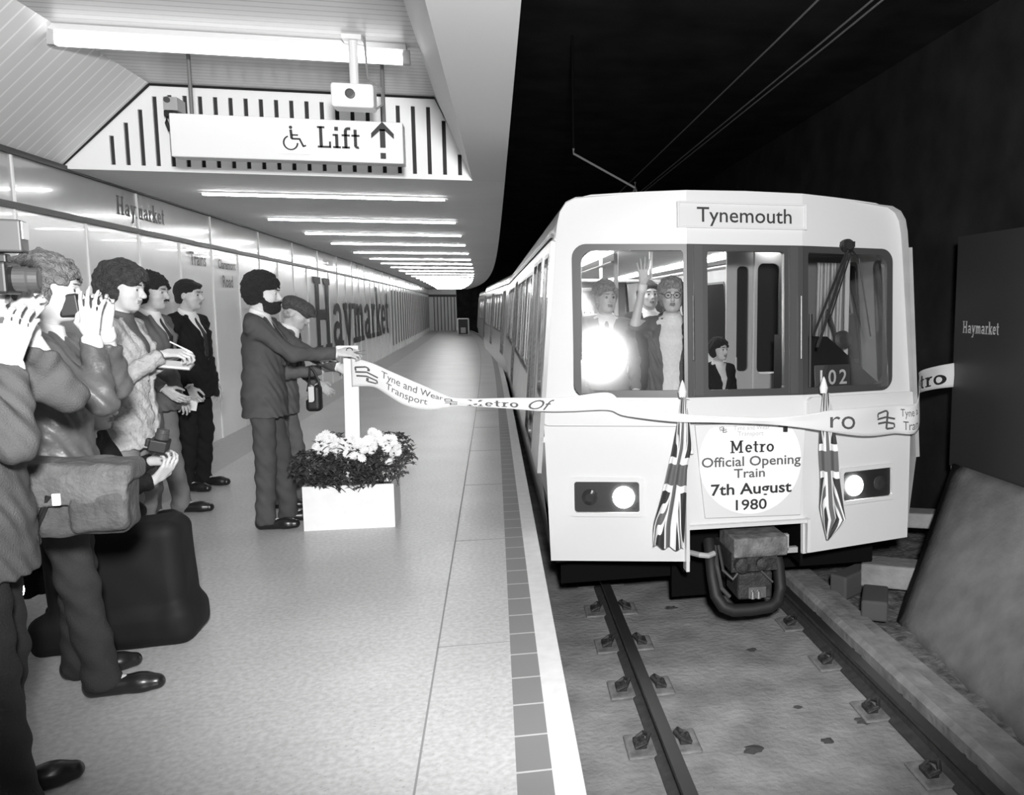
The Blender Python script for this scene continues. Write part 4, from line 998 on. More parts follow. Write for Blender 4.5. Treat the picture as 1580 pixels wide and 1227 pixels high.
BASEJ = dict(pelvis=V3(0, 0, .95), waist=V3(0, 0, 1.09), chest=V3(.01, 0, 1.32), neck=V3(-.015, 0, 1.50), head=V3(.03, 0, 1.655),
    sR=V3(-.01, -.172, 1.435), sL=V3(-.01, .172, 1.435), eR=V3(-.03, -.245, 1.15), eL=V3(-.03, .245, 1.15), wR=V3(.03, -.25, .90), wL=V3(.03, .25, .90),
    hR=V3(0, -.095, .93), hL=V3(0, .095, .93), kR=V3(.02, -.105, .50), kL=V3(.02, .105, .50), aR=V3(-.03, -.11, .085), aL=V3(-.03, .11, .085),
    hdR=None, hdL=None, toeR=V3(.17, -.13, .035), toeL=V3(.17, .13, .035))
def head_sdf(s, c, R, nose=1.0, chin=1.0, wide=1.0):
    P = lambda x, y, z: c + R @ V3(x, y * wide, z)
    def E(x, y, z, rx, ry, rz, op='u', k=.02, pitch=0.0): s.ell(P(x, y, z), (rx, ry * wide, rz), R @ roty(pitch), op, k)
    E(-.015, 0, .035, .098, .076, .088); E(.018, 0, -.01, .072, .062, .098, k=.03)
    E(.035, 0, -.062, .048, .047, .048, k=.03); E(.068, 0, -.092, .022 * chin, .022, .018, k=.02)
    for q in (-1, 1):
        E(.062, q * .036, -.02, .022, .02, .022, k=.02)                     # cheek
        E(.094, q * .031, .012, .014, .017, .012, op='s', k=.012)           # socket
        E(.077, q * .031, .010, .0125, .0135, .0115, k=.004)                # eyeball
        s.cone(P(.088, q * .014, .034), P(.078, q * .05, .032), .008, .006, k=.012)  # brow ridge
        E(-.008, q * .077, -.002, .020, .008, .032, k=.006, pitch=.2)       # ear
        s.cone(P(.03, q * .05, -.035), P(.045, q * .03, -.085), .016, .018, k=.03)   # jaw line
        E(.103, q * .010, -.028, .007, .007, .006, k=.006)
    s.cone(P(.086, 0, .020), P(.100 + .010 * nose, 0, -.018), .008, .0115, k=.014); E(.101 + .008 * nose, 0, -.023, .012, .012, .010, k=.010)
    s.cone(P(.088, -.018, -.050), P(.097, 0, -.048), .0055, .007, k=.006); s.cone(P(.088, .018, -.050), P(.097, 0, -.048), .0055, .007, k=.006)
    s.cone(P(.086, -.016, -.060), P(.093, 0, -.062), .006, .0075, k=.005); s.cone(P(.086, .016, -.060), P(.093, 0, -.062), .006, .0075, k=.005)
    def sl(x, y, z):
        return None
def hand_sdf(s, w, d, n, side, curl=(.5, .5, .55, .6), spread=.06, thumb=.6, sc=1.0, root=.6):
    """w wrist, d pointing direction, n palm normal (fingers curl towards it), side = towards the thumb"""
    d = unit(d); n = unit(n - d * (n @ d)); sd = np.cross(n, d)
    if sd @ np.array(side, float) < 0: sd = -sd
    K = []
    for i, (t, l) in enumerate(((.029, .088), (.010, .093), (-.010, .089), (-.028, .080))):
        kn = w + d * l * sc + sd * t * sc; s.cone(w + sd * t * .6 * sc + d * .01, kn, .0135 * sc, .0105 * sc, k=.012)
        dirv = unit(d + sd * (1.5 - i) * spread); ang = curl[i] * root; L = (.045, .050, .046, .036)[i] * sc; p = kn; r = .0092 * sc
        for j, f in enumerate((1.0, .62, .5)):
            a = ang; dv = unit(dirv * math.cos(a) + n * math.sin(a)); q = p + dv * L * f; s.cone(p, q, r, r * .9, k=.004); p = q; r *= .9; ang += curl[i]
    b = w + d * .022 * sc + sd * .022 * sc; m = b + unit(sd * .8 + d * .7 + n * .35) * .042 * sc; e = m + unit(d * (1 - .4 * thumb) + sd * .25 * (1 - thumb) + n * thumb * .8) * .033 * sc; e2 = e + unit(d + n * thumb - sd * .2 * thumb) * .025 * sc
    s.cone(b, m, .015 * sc, .0115 * sc, k=.012); s.cone(m, e, .0115 * sc, .0095 * sc, k=.004); s.cone(e, e2, .0095 * sc, .008 * sc, k=.003)

def person(name, label, loc, rz, J=None, H=1.78, skin='skin', hair='short', hairm='hair_dark', jacket=None, trousers=None, shirt='shirt', tie=True,
           headR=(0, 0, 0), hands=None, hem=.78, jlen=True, beard=None, moust=None, fem=False, bulk=1.0, vopen=True, shoes=True, face=(1, 1, 1), vox=.0065, legs=True, skirt=None, sleeve=True, cat='person', group=None, open_front=0.0, collar=True):
    P = {k: (None if v is None else v.copy()) for k, v in BASEJ.items()}
    for k, v in (J or {}).items(): P[k] = np.array(v, float) if v is not None else None
    root = empty(name, loc, rz, label, cat, group); root.scale = (H / 1.78,) * 3
    HR = rotz(headR[0]) @ roty(headR[1]) @ rotx(headR[2])
    hc = P['head']
    # ---- body
    s = SDF(vox, .02)
    head_sdf(s, hc, HR, *face)
    nb = P['neck']; s.cone(nb - V3(0, 0, .03), hc + HR @ V3(-.02, 0, -.07), .056 if not fem else .048, .052 if not fem else .044, k=.025)
    s.cone(nb + V3(0, 0, -.06), nb + V3(0, 0, -.01), .07, .055, k=.03)
    pe, wa, ch = P['pelvis'], P['waist'], P['chest']; sq = (1, 1.32, 1)
    s.chain([pe, wa, ch, nb - V3(0, 0, .05)], [.098 * bulk, .092 * bulk, .10, .07], sq)
    s.cone(P['sR'], P['sL'], .048, .048, k=.04)
    for q in 'RL':
        s.chain([P['s' + q], P['e' + q], P['w' + q]], [.044, .036, .026])
        if legs: s.chain([P['h' + q], P['k' + q], P['a' + q]], [.068, .045, .034], k=.03); s.cone(P['a' + q] - V3(0, 0, .02), P['toe' + q] + V3(-.03, 0, .0), .03, .025)
        hd = (hands or {}).get(q)
        fd = P['w' + q] - P['e' + q]
        if hd is None: hd = dict(d=unit(fd) + V3(.1, 0, 0), n=V3(0.2, 1 if q == 'R' else -1, 0), side=V3(1, 0, 0))
        if hd != 'none':
            kw = {k: v for k, v in hd.items() if k not in ('d', 'n', 'side')}
            hand_sdf(s, P['w' + q] + unit(fd) * .012, np.array(hd['d'], float), np.array(hd['n'], float), hd['side'], **kw)
    V, F = s.mesh()
    lipc = hc + HR @ V3(.094, 0, -.056)
    ey = [hc + HR @ V3(.0885, q * .031, .010) for q in (-1, 1)]; Ri = HR.T
    def mf(c):
        r = np.zeros(len(c), int); l = (c - lipc) @ HR
        r[(np.abs(l[:, 0]) < .012) & (np.abs(l[:, 1]) < .02) & (np.abs(l[:, 2]) < .011)] = 1
        for e in ey:
            l = (c - e) @ HR; r[(np.abs(l[:, 0]) < .008) & (np.abs(l[:, 1]) < .0085) & (np.abs(l[:, 2]) < .0062)] = 2
        return r
    np_mesh('body', V, F, [M[skin], M['skin_d'], M['eye']], root, mf)
    # ---- hair, brows, beard
    hx = lambda x, y, z: hc + HR @ V3(x, y, z)
    s = SDF(.005, .012); hm = M[hairm]
    if hair in ('short', 'neat', 'bushy', 'mop', 'long', 'curly'):
        g = dict(short=(.105, .085, .098), neat=(.106, .086, .101), bushy=(.125, .108, .122), mop=(.128, .108, .122), long=(.115, .096, .108), curly=(.125, .108, .118))[hair]
        s.ell(hx(-.022, 0, .042), g, HR, k=.01)
        if hair in ('bushy', 'mop', 'curly'): s.ell(hx(-.05, 0, -.005), (.085, .098, .09), HR, k=.03)
        if hair == 'neat': s.ell(hx(.045, .01, .088), (.05, .06, .026), HR, k=.02)
        if hair == 'mop': s.ell(hx(.03, 0, .085), (.075, .085, .05), HR, k=.03); s.ell(hx(-.055, 0, -.05), (.06, .085, .06), HR, k=.03)
        if hair in ('short', 'neat'): s.ell(hx(-.06, 0, -.03), (.052, .068, .06), HR, k=.02)
        if hair == 'long': s.ell(hx(-.05, 0, -.04), (.065, .088, .085), HR, k=.03)
        for q in (-1, 1): s.ell(hx(.008, q * .070, -.0), (.02, .012, .045 if hair != 'neat' else .03), HR, k=.01)
        fz = {'short': .058, 'neat': .050, 'bushy': .056, 'mop': .052, 'long': .054, 'curly': .058}[hair]
        # clear the face and ears
        s.ell(hx(.10, 0, fz - .085), (.092, .088, .094), HR, 's', .012)
        s.box(hx(.12, 0, -.10), (.105, .2, .13), HR, .02, 's', .01)
        if hair in ('short', 'neat'):
            for q in (-1, 1): s.ell(hx(-.006, q * .088, -.012), (.026, .03, .034), HR, 's', .008)
        s.box(hx(0, 0, -.18), (.3, .3, .085 if hair in ('bushy', 'mop', 'long', 'curly') else .11), HR, .01, 's', .01)
        amp = {'short': .003, 'neat': .003, 'bushy': .008, 'mop': .009, 'long': .006, 'curly': .010}[hair]
        np_mesh('hair', *s.mesh(lumps(amp, 75 if hair != 'mop' else 55, len(label))), hm, root)
    if hair == 'cap':
        s.ell(hx(-.045, 0, -.02), (.06, .072, .055), HR, k=.01); s.box(hx(.10, 0, -.05), (.105, .2, .13), HR, .02, 's', .01)
        np_mesh('hair', *s.mesh(lumps(.003, 70)), M['hair_grey'], root)
        s = SDF(.005, .02); s.ell(hx(-.01, 0, .072), (.125, .102, .05), HR @ roty(.06)); s.cone(hx(-.06, 0, .05), hx(.06, 0, .052), .075, .066, k=.03)
        s.ell(hx(.105, 0, .048), (.05, .07, .014), HR @ roty(.35), k=.012); s.ell(hx(-.01, 0, -.05), (.105, .09, .09), HR, 's', .01)
        np_mesh('cap', *s.mesh(lumps(.0025, 60)), M['cap'], root)
    s = SDF(.004, .006)
    for q in (-1, 1): s.cone(hx(.094, q * .015, .036), hx(.084, q * .048, .038), .0055, .0035)
    np_mesh('eyebrows', *s.mesh(), hm, root)
    if beard:
        s = SDF(.005, .02)
        s.ell(hx(.055, 0, -.088), (.062, .064, .052), HR); s.cone(hx(.015, -.062, -.035), hx(.045, -.045, -.085), .016, .028); s.cone(hx(.015, .062, -.035), hx(.045, .045, -.085), .016, .028)
        s.cone(hx(.100, -.025, -.045), hx(.104, .025, -.045), .010, .010); s.ell(hx(.085, 0, -.06), (.03, .035, .03), HR)
        s.ell(hx(.112, 0, -.060), (.022, .018, .009), HR, 's', .006); s.ell(hx(.085, 0, .0), (.075, .085, .044), HR, 's', .012)
        np_mesh('beard', *s.mesh(lumps(.004, 90)), M[beard], root)
    if moust:
        s = SDF(.004, .006); s.cone(hx(.100, -.026, -.046), hx(.106, 0, -.038), .006, .009); s.cone(hx(.100, .026, -.046), hx(.106, 0, -.038), .006, .009)
        np_mesh('moustache', *s.mesh(), M[moust], root)
    # ---- shirt
    if shirt:
        s = SDF(.008, .02); s.chain([pe + V3(0, 0, .02), wa, ch, nb - V3(.0, 0, .05)], [.112 * bulk, .106 * bulk, .115, .082], sq)
        s.cone(P['sR'] * .9 + nb * .1, P['sL'] * .9 + nb * .1, .056, .056, k=.04)
        if collar: s.cone(nb + V3(.008, 0, -.03), nb + V3(.014, 0, .035), .076, .068, (1, 1, .7), k=.01)
        if not jacket:
            for q in 'RL': s.chain([P['s' + q], P['e' + q], P['w' + q]], [.058, .048, .034])
        s.half(nb + V3(0, 0, .045), (0.35, 0, 1)); np_mesh('shirt', *s.mesh(), M[shirt], root)
    if tie:
        s = SDF(.005, .006); f0 = nb + V3(.075, 0, -.035); f1 = ch + V3(.125, 0, .02); f2 = wa + V3(.125 * bulk, 0, .03)
        s.cone(f0, f0 + V3(.01, 0, -.02), .013, .010, (1, 1.2, 1)); s.chain([f0, f1, f2], [.009, .012, .014], (.7, 2.0, 1)); np_mesh('tie', *s.mesh(), M['tie'], root)
    # ---- jacket
    if jacket:
        s = SDF(.007, .03); bt = 1.0
        lowp = pe + (pe - wa) * ((pe[2] - hem) / max(.05, (wa - pe)[2])) * 1.0
        lowp = V3(pe[0] - .0, pe[1], hem - .03)
        s.chain([lowp, pe, wa, ch], [.150 * bulk, .142 * bulk, .128 * bulk, .134], (1, 1.32, 1))
        s.cone(ch, nb - V3(.01, 0, .075), .136, .085, (1, 1.3, 1)); s.cone(P['sR'] * .9 + ch * .1, P['sL'] * .9 + ch * .1, .066, .066, k=.05)
        for q in 'RL':
            s.cone(nb - V3(0.01, 0, .035), P['s' + q], .058, .058, k=.05)
            if sleeve:
                el = P['e' + q]; fd = P['w' + q] - el; s.chain([P['s' + q], el, P['w' + q] - unit(fd) * .015], [.060, .051, .043], k=.02)
                pass
        for q in 'RL':
            fd = unit(P['w' + q] - P['e' + q]); pw = P['w' + q] - fd * .002
            def cf(x, y, z, p=pw, n=fd): # cut the sleeve end square
                al = (x - p[0]) * n[0] + (y - p[1]) * n[1] + (z - p[2]) * n[2]
                rr = np.sqrt(np.maximum((x - p[0]) ** 2 + (y - p[1]) ** 2 + (z - p[2]) ** 2 - al ** 2, 0)); return np.maximum(-al, rr - .062)
            s.cutfn(cf, pw - .08, pw + .08)
        s.half(V3(0, 0, hem), (0, 0, -1))
        s.half(nb + V3(0, 0, .012), (.35, 0, 1))
        if vopen:
            zb_ = wa[2] + .06; zt_ = nb[2]; xc = ch[0]
            def vf(x, y, z):
                wv = .012 + .062 * np.clip((z - zb_) / (zt_ - zb_), 0, 1) + open_front; return np.maximum(np.maximum(np.abs(y) - wv, zb_ - z if open_front == 0 else -9), xc + .03 - x)
            s.cutfn(vf, V3(-.5, -.25, hem - .1), V3(.6, .25, zt_ + .1), .006)
            for q in (-1, 1):
                a_ = V3(xc + .128, q * (.028 + open_front), zb_ + .01); m_ = V3(ch[0] + .118, q * (.066 + open_front), zb_ + .19); t_ = nb + V3(.035, q * .078, -.015)
                s.chain([a_, m_, t_], [.008, .016, .013], (.75, 1.5, 1), k=.008)
        f = lambda x, y, z: .004 * np.sin(z * 42 + 6 * np.sin(y * 11 + x * 9)) * np.sin(x * 27 + y * 19 + 2) + .0025 * np.sin(z * 75 + 9 * np.sin(x * 14 + y * 8))
        np_mesh('jacket', *s.mesh(f), M[jacket], root)
        if shirt and sleeve:
            for q in 'RL':
                fd = unit(P['w' + q] - P['e' + q]); s = SDF(.006, .01); s.cone(P['w' + q] - fd * .03, P['w' + q] + fd * .004, .036, .034); s.half(P['w' + q] + fd * .008, fd); np_mesh('shirt_cuff', *s.mesh(), M[shirt], root)
    # ---- trousers / skirt / shoes
    if legs and trousers:
        s = SDF(.008, .03); s.cone(pe + V3(0, 0, .04), pe - V3(0, 0, .06), .118 * bulk, .112, (1, 1.3, 1))
        for q in 'RL':
            s.chain([P['h' + q], P['k' + q], P['a' + q] + V3(0, 0, .0)], [.084, .068, .062], k=.02)
            fd = unit(P['a' + q] - P['k' + q]); s.half(P['a' + q] + fd * .035, fd) if abs(fd[2]) > .93 else None; s.cone(P['a' + q], P['a' + q] + V3(.0, 0, -.03), .062, .064)
        f = lambda x, y, z: .005 * np.sin(z * 30 + 4 * np.sin(y * 12 + x * 9)) * np.sin(x * 25 + 1) + .003 * np.sin(z * 60 + 8 * np.sin(x * 10))
        np_mesh('trousers', *s.mesh(f), M[trousers], root)
    if skirt:
        s = SDF(.008, .03); s.chain([wa, pe, V3(pe[0], pe[1], .55)], [.112, .135, .20], (1, 1.2, 1)); s.half(V3(0, 0, .5), (0, 0, -1)); np_mesh('skirt', *s.mesh(), M[skirt], root)
    if shoes and legs:
        for q in 'RL':
            a_ = P['a' + q]; t_ = P['toe' + q]; fd = unit(t_ - a_ - V3(0, 0, (t_ - a_)[2])); b0 = V3(a_[0], a_[1], t_[2]) - fd * .03
            s = SDF(.006, .02); s.cone(b0 + V3(0, 0, .004), t_ - fd * .05, .042, .043, (1, 1, .95)); s.cone(b0 + V3(0, 0, .03), a_ + V3(0, 0, .02), .040, .042); s.cone(t_ - fd * .06, t_ + V3(0, 0, -.003), .042, .032)
            s.half(V3(0, 0, t_[2] - .033), (0, 0, -1)); np_mesh('shoe', *s.mesh(), M['shoe'], root)
    root['H'] = H
    del root['H']
    return root
# ================================================================ PEOPLE ON THE PLATFORM
def loc_of(p, root_loc, rz, sc):
    v = Vector(p) - Vector(root_loc); c, s = math.cos(-rz), math.sin(-rz)
    return V3(v.x * c - v.y * s, v.x * s + v.y * c, v.z) / sc
class Pose:
    """joints given as pixel + depth or as local offsets"""
    def __init__(s, X, Y, rz, H): s.l = (X, Y, 0); s.rz = rz; s.sc = H / 1.78; s.H = H
    def w(s, px, py, Y): return loc_of(atY(px, py, Y), s.l, s.rz, s.sc)
    def d(s, v):
        c, sn = math.cos(-s.rz), math.sin(-s.rz); return V3(v[0] * c - v[1] * sn, v[0] * sn + v[1] * c, v[2])
    def world(s, p):
        c, sn = math.cos(s.rz), math.sin(s.rz); p = np.array(p) * s.sc; return Vector((s.l[0] + p[0] * c - p[1] * sn, s.l[1] + p[0] * sn + p[1] * c, p[2]))
def two_bone(a, b, L1, L2, pole):
    """elbow position between a and b"""
    a, b, pole = map(lambda q: np.array(q, float), (a, b, pole)); d = b - a; D = min(np.linalg.norm(d), (L1 + L2) * .999); u = unit(d)
    x = (L1 ** 2 - L2 ** 2 + D ** 2) / (2 * D); h = math.sqrt(max(0, L1 ** 2 - x ** 2)); pp = pole - u * (pole @ u); return a + u * x + unit(pp) * h, a + u * D
X_ = Vector
# bearded man
q = Pose(-1.69, 6.16, .10, 1.79); wR = q.w(519, 545, 5.98); eR, wR = two_bone(BASEJ['sR'], wR, .31, .28, (0, -.3, -1))
wL = q.w(521, 566, 6.2); eL, wL = two_bone(BASEJ['sL'] + V3(.03, 0, 0), wL, .31, .28, (0, .3, -1))
A = person('person', 'bearded man in a grey suit reaching out to the white post', q.l, q.rz, H=1.79, skin='skin2', hair='bushy', hairm='hair_dark', beard='hair_dark', jacket='suit_grey', trousers='trouser_grey', headR=(-.08, .12, 0),
    J=dict(eR=eR, wR=wR, eL=eL, wL=wL, sL=BASEJ['sL'] + V3(.03, 0, 0), aR=(-.02, -.09, .085), toeR=(.17, -.11, .035), aL=(.10, .10, .085), toeL=(.29, .12, .035), kL=(.07, .1, .5), kR=(.0, -.1, .5)),
    hands=dict(R=dict(d=unit(wR - eR), n=(0, .6, -.6), side=(0, .3, 1), curl=(.7, .8, .8, .8)), L=dict(d=unit(wL - eL), n=(0, -1, 0), side=(0, 0, 1), curl=(.8, .8, .9, .9))), hem=.80)
# scissors in his hand
hp_ = q.world(wR + unit(wR - eR) * .115)
sc_ = empty('scissors', hp_, .1, 'pair of scissors in the bearded man\'s hand at the ribbon', 'scissors')
for s_ in (-1, 1):
    bb = MB(); bb.tube([(0, 0, 0), (.075, -.01, s_ * .014)], [.005, .002], 6); bb.build('blade', M['steel'], sc_)
    bb = MB(); bb.tube([(-.03 + .02 * math.cos(a), 0, s_ * -.018 + .016 * math.sin(a)) for a in [2 * PI * k / 10 for k in range(10)]], .0035, 6, close=True); bb.build('handle', M['black'], sc_)
# man in a cap
q = Pose(-1.76, 6.80, -.02, 1.69); s0 = BASEJ['sR'] + V3(.09, 0, -.03); wR = q.w(497, 571, 6.6); eR, wR = two_bone(s0, wR, .30, .28, (0, -.4, -1))
J = dict(chest=(.05, 0, 1.30), neck=(.10, 0, 1.47), head=(.17, 0, 1.60), sR=s0, sL=BASEJ['sL'] + V3(.09, 0, -.03), eR=eR, wR=wR, eL=(.10, .24, 1.13), wL=(.26, .20, 1.0), aL=(.1, .1, .085), toeL=(.29, .12, .035), kL=(.08, .1, .5))
B = person('person', 'man in a flat cap and grey suit looking down behind the bearded man', q.l, q.rz, H=1.69, skin='skin', hair='cap', hairm='hair_grey', jacket='suit_mid', trousers='suit_mid', headR=(-.12, .42, 0), J=J, face=(1.2, 1, 1),
    hands=dict(R=dict(d=unit(wR - eR), n=(0, .5, -1), side=(0, 1, .3), curl=(.6, .6, .7, .7))))
p = q.world((.19, -.03, 1.33)); t = empty('lapel_badge', p, 0, 'small white paper badge pinned on the capped man\'s lapel', 'badge')
bb = MB(); bb.box(-.02, .05, -.05, .0, -.035, .02, bev=.008); bb.build('paper', M['white'], t)
bp = atY(484, 600, 6.50); t = empty('shoulder_bag', bp, 0, 'dark handbag with a white paper inside hanging beside the capped man', 'bag')
s = SDF(.006, .02); s.box((0, 0, -.07), (.055, .05, .10), None, .03); s.box((-.02, -.02, -.02), (.03, .06, .075), None, .02, 's', .01); np_mesh('pouch', *s.mesh(), M['black'], t)
bb = MB(); bb.tube([(-.02, .0, .17), (.01, 0, .13), (.04, 0, .05), (.052, 0, -.04)], .009, 8); bb.tube([(-.02, .0, .17), (-.035, .02, .05), (-.045, .0, -.02)], .008, 8); bb.build('strap', M['black'], t)
bb = MB(); bb.box(-.03, .012, -.045, -.03, -.10, .02, bev=.003); bb.build('paper', M['offwhite'], t)
# stout man in black suit
q = Pose(-2.66, 7.60, -.28, 1.79); wR = q.w(292, 596, 7.30)
eR, wR = two_bone(BASEJ['sR'], wR, .30, .27, (-1, -.4, 0))
C_ = person('person', 'stout man in a black suit standing by the wall holding a white card', q.l, q.rz, H=1.79, skin='skin', hair='neat', hairm='hair_dark', jacket='suit_black', trousers='suit_black', bulk=1.22, headR=(.12, .05, 0), hem=.80,
    J=dict(eR=eR, wR=wR, chest=(.02, 0, 1.31)), hands=dict(R=dict(d=unit(wR - eR) + V3(0, 0, -.2), n=(0, 1, 0), side=(1, 0, 0), curl=(1.0, 1.0, 1.0, 1.0))))
p = atY(289, 622, 7.3); t = tag(MB().box(-.075, .075, -.006, .006, -.055, .055).build('card', M['white']), 'white card held in the stout man\'s lowered hand', 'card'); t.location = p; t.rotation_euler = (0, .2, .1)
bb = MB(); bb.box(-.006, .006, -.009, -.006, -.02, .02); bb.build('printed_mark', M['ink'], t)
# man with moustache and tie, behind the note-taker
hx_ = atY(236, 450, 6.62); q = Pose(hx_.x - .03, 6.62, -.12, 1.80)
D_ = person('person', 'moustached man in a grey jacket, white shirt and dark tie behind the note-taker', q.l, q.rz, H=1.80, skin='skin', hair='curly', hairm='hair_dark', moust='hair_dark', jacket='suit_mid', trousers='trouser_pale', headR=(-.05, .1, 0), open_front=.0,
    J=dict(eR=(-.02, -.24, 1.15), wR=(.16, -.2, .98), aL=(.08, .1, .085), toeL=(.27, .12, .035)), hem=.80)
# tall note-taker
hx_ = atY(186, 430, 5.05); q = Pose(hx_.x - .02, 5.05, .02, 1.80); Yh = 4.98
wR = q.w(248, 548, Yh - .05); eR, wR = two_bone(BASEJ['sR'], wR, .30, .27, (-.2, -.4, -1)); wL = q.w(246, 562, Yh + .16); eL, wL = two_bone(BASEJ['sL'], wL, .30, .27, (-.2, .4, -1))
E_p = person('person', 'tall man with a mop of hair and pale coat writing in a notebook', q.l, q.rz, H=1.80, skin='skin2', hair='mop', hairm='hair_brown', jacket='coat_pale', trousers='trouser_pale', tie=False, shirt='suit_mid', headR=(-.1, .18, 0), open_front=.01,
    J=dict(eR=eR, wR=wR, eL=eL, wL=wL), hands=dict(R=dict(d=(1, 0, .05), n=(0, .5, -1), side=(0, 1, .3), curl=(.8, .9, 1.0, 1.0)), L=dict(d=(1, -.1, -.1), n=(0, -.2, 1), side=(0, 1, 0), curl=(.5, .5, .5, .5))), beard=None)
p = atY(273, 563, Yh + .08); t = empty('notebook', p, 0, 'small open white notebook in the note-taker\'s hand', 'notebook'); t.rotation_euler = (.25, .12, .1)
bb = MB(); bb.box(-.09, .075, -.05, .05, -.006, .006, bev=.002); bb.build('pages', M['white'], t)
bb = MB(); bb.box(-.095, .078, -.054, .054, -.009, -.006); bb.build('cover', M['grey'], t)
p = atY(278, 537, Yh - .03); bb = MB(); bb.tube([(-.05, 0, .035), (.04, .02, -.02), (.052, .022, -.028)], [.004, .004, .001], 8); t = tag(bb.build('pen', M['white']), 'pale pen in the note-taker\'s fingers above the notebook', 'pen'); t.location = p
# ---- cameras
def camera_prop(name, loc, rot, label, sc=1.0, flash=False, lit=False):
    t = empty(name, loc, 0, label, 'camera'); t.rotation_euler = rot; t.scale = (sc,) * 3
    bb = MB(); bb.box(-.045, .02, -.07, .07, -.045, .04, bev=.008); bb.box(-.03, .012, -.022, .022, .035, .062, bev=.006); bb.build('camera_body', M['black'], t)
    bb = MB(); bb.lathe((.018, 0, -.004), (1, 0, 0), [(.032, 0), (.034, .03), (.030, .035), (.030, .055), (.022, .057)], 20); bb.build('lens', M['dgrey'], t)
    if flash:
        bb = MB(); bb.box(-.02, .05, -.035, .035, .065, .15, bev=.006); f = bb.build('flash_unit', M['dgrey'], t)
        bb = MB(); bb.box(.05, .053, -.03, .03, .10, .145); bb.build('flash_window', M['offwhite'], f)
    return t
# photographer in leather jacket, back to us
hx_ = atY(80, 440, 3.62); q = Pose(hx_.x - .04, 3.62, .25, 1.76)
wR = q.w(141, 522, 3.56); eR, wR = two_bone((.0, -.17, 1.42), wR, .29, .27, (.25, -.35, -1)); wL = V3(.19, .07, 1.50); eL = V3(.20, .22, 1.25)

F_ = person('person', 'fair haired photographer in a dark leather jacket with hands raised to a camera', q.l, q.rz, H=1.76, skin='skin2', hair='curly', hairm='hair_fair', jacket='leather', trousers='jeans', tie=False, shirt='shirt', vopen=False, headR=(0, .1, 0), hem=.84,
    J=dict(sR=(.0, -.17, 1.42), sL=(.03, .17, 1.42), eR=eR, wR=wR, eL=eL, wL=wL, aR=(.12, -.12, .085), toeR=(.31, -.14, .035), kR=(.06, -.11, .5), aL=(.0, .12, .085), toeL=(.19, .15, .035)),
    hands=dict(R=dict(d=(.05, .0, 1), n=(.2, 1, 0), side=(-1, 0, .3), curl=(.35, .3, .3, .35), root=.5, spread=.14), L=dict(d=(.1, -.3, 1), n=(.1, -1, 0), side=(-1, 0, 0), curl=(.6, .6, .6, .6))))
camera_prop('camera', atY(119, 470, 3.66), (0, -.1, .2), 'black camera held up to the face of the fair haired photographer', 1.05)
# nearest photographer at the left edge
hx_ = atY(-75, 455, 2.72); q = Pose(hx_.x, 2.72, .35, 1.78)
wR = q.w(16, 562, 2.74); eR, wR = two_bone(BASEJ['sR'], wR, .29, .27, (.4, -.3, -1)); wL = q.w(34, 500, 2.9); eL, wL = two_bone(BASEJ['sL'], wL, .29, .27, (.4, .3, -1))
G_ = person('person', 'nearest man cut off by the left frame edge, hands up at a camera', q.l, q.rz, H=1.78, skin='skin2', hair='curly', hairm='hair_fair', jacket='suit_grey', trousers='jeans', tie=False, headR=(.1, 0, 0),
    J=dict(eR=eR, wR=wR, eL=eL, wL=wL, aR=(.05, -.11, .085)), hands=dict(R=dict(d=(.25, 0, 1), n=(.2, 1, 0), side=(-1, .2, .2), curl=(.5, .5, .5, .5)), L=dict(d=(.4, -.4, .6), n=(0, -1, .2), side=(-1, 0, .5), curl=(.5, .6, .6, .6))))
camera_prop('camera', atY(8, 428, 2.72), (0, 0, .25), 'dark camera with flash raised at the left frame edge', 1.1, flash=True)
# flash gun slung low, lit
t = empty('flash_gun', atY(6, 912, 2.9), 0, 'lit flash gun low down at the left frame edge', 'flash')
bb = MB(); bb.box(-.06, .0, -.03, .05, -.05, .05, bev=.01); bb.build('casing', M['black'], t)
bb = MB(); bb.lathe((.0, 0, 0), (.75, -.66, 0), [(.02, 0), (.04, .02), (.043, .035), (.005, .036)], 18); bb.build('reflector', mat('flash_lit', 1, .3, emit=14), t)
# crouching photographer
q = Pose(-2.32, 4.50, .05, 1.74); wR = q.w(236, 742, 4.42)
eR, wR = two_bone((.21, -.17, .93), wR, .30, .27, (0, -.4, -1))
H_ = person('person', 'crouching figure in black reaching out a hand with a small camera', q.l, q.rz, H=1.74, skin='skin', hair='short', hairm='hair_dark', jacket='suit_black', trousers='suit_black', tie=False, shirt=None, vopen=False, headR=(0, .1, 0), hem=.18,
    J=dict(pelvis=(-.02, 0, .38), waist=(.03, 0, .52), chest=(.14, 0, .78), neck=(.22, 0, .96), head=(.28, 0, 1.10), sR=(.21, -.17, .93), sL=(.21, .17, .93), eR=eR, wR=wR, eL=(.30, .24, .70), wL=(.48, .16, .78),
           hR=(0, -.09, .36), hL=(0, .09, .36), kR=(.40, -.16, .42), kL=(.36, .16, .50), aR=(.14, -.14, .085), aL=(.10, .14, .085), toeR=(.33, -.16, .035), toeL=(.29, .16, .035)),
    hands=dict(R=dict(d=(.7, 0, .75), n=(-.6, .5, .4), side=(.2, .6, .8), curl=(.6, .7, .8, .8)), L=dict(d=(1, -.2, .1), n=(0, -1, 0), side=(0, 0, 1), curl=(.7, .7, .7, .7))))
camera_prop('compact_camera', atY(246, 683, 4.48), (0, -1.3, .2), 'small dark camera held up by the crouching figure', .95)
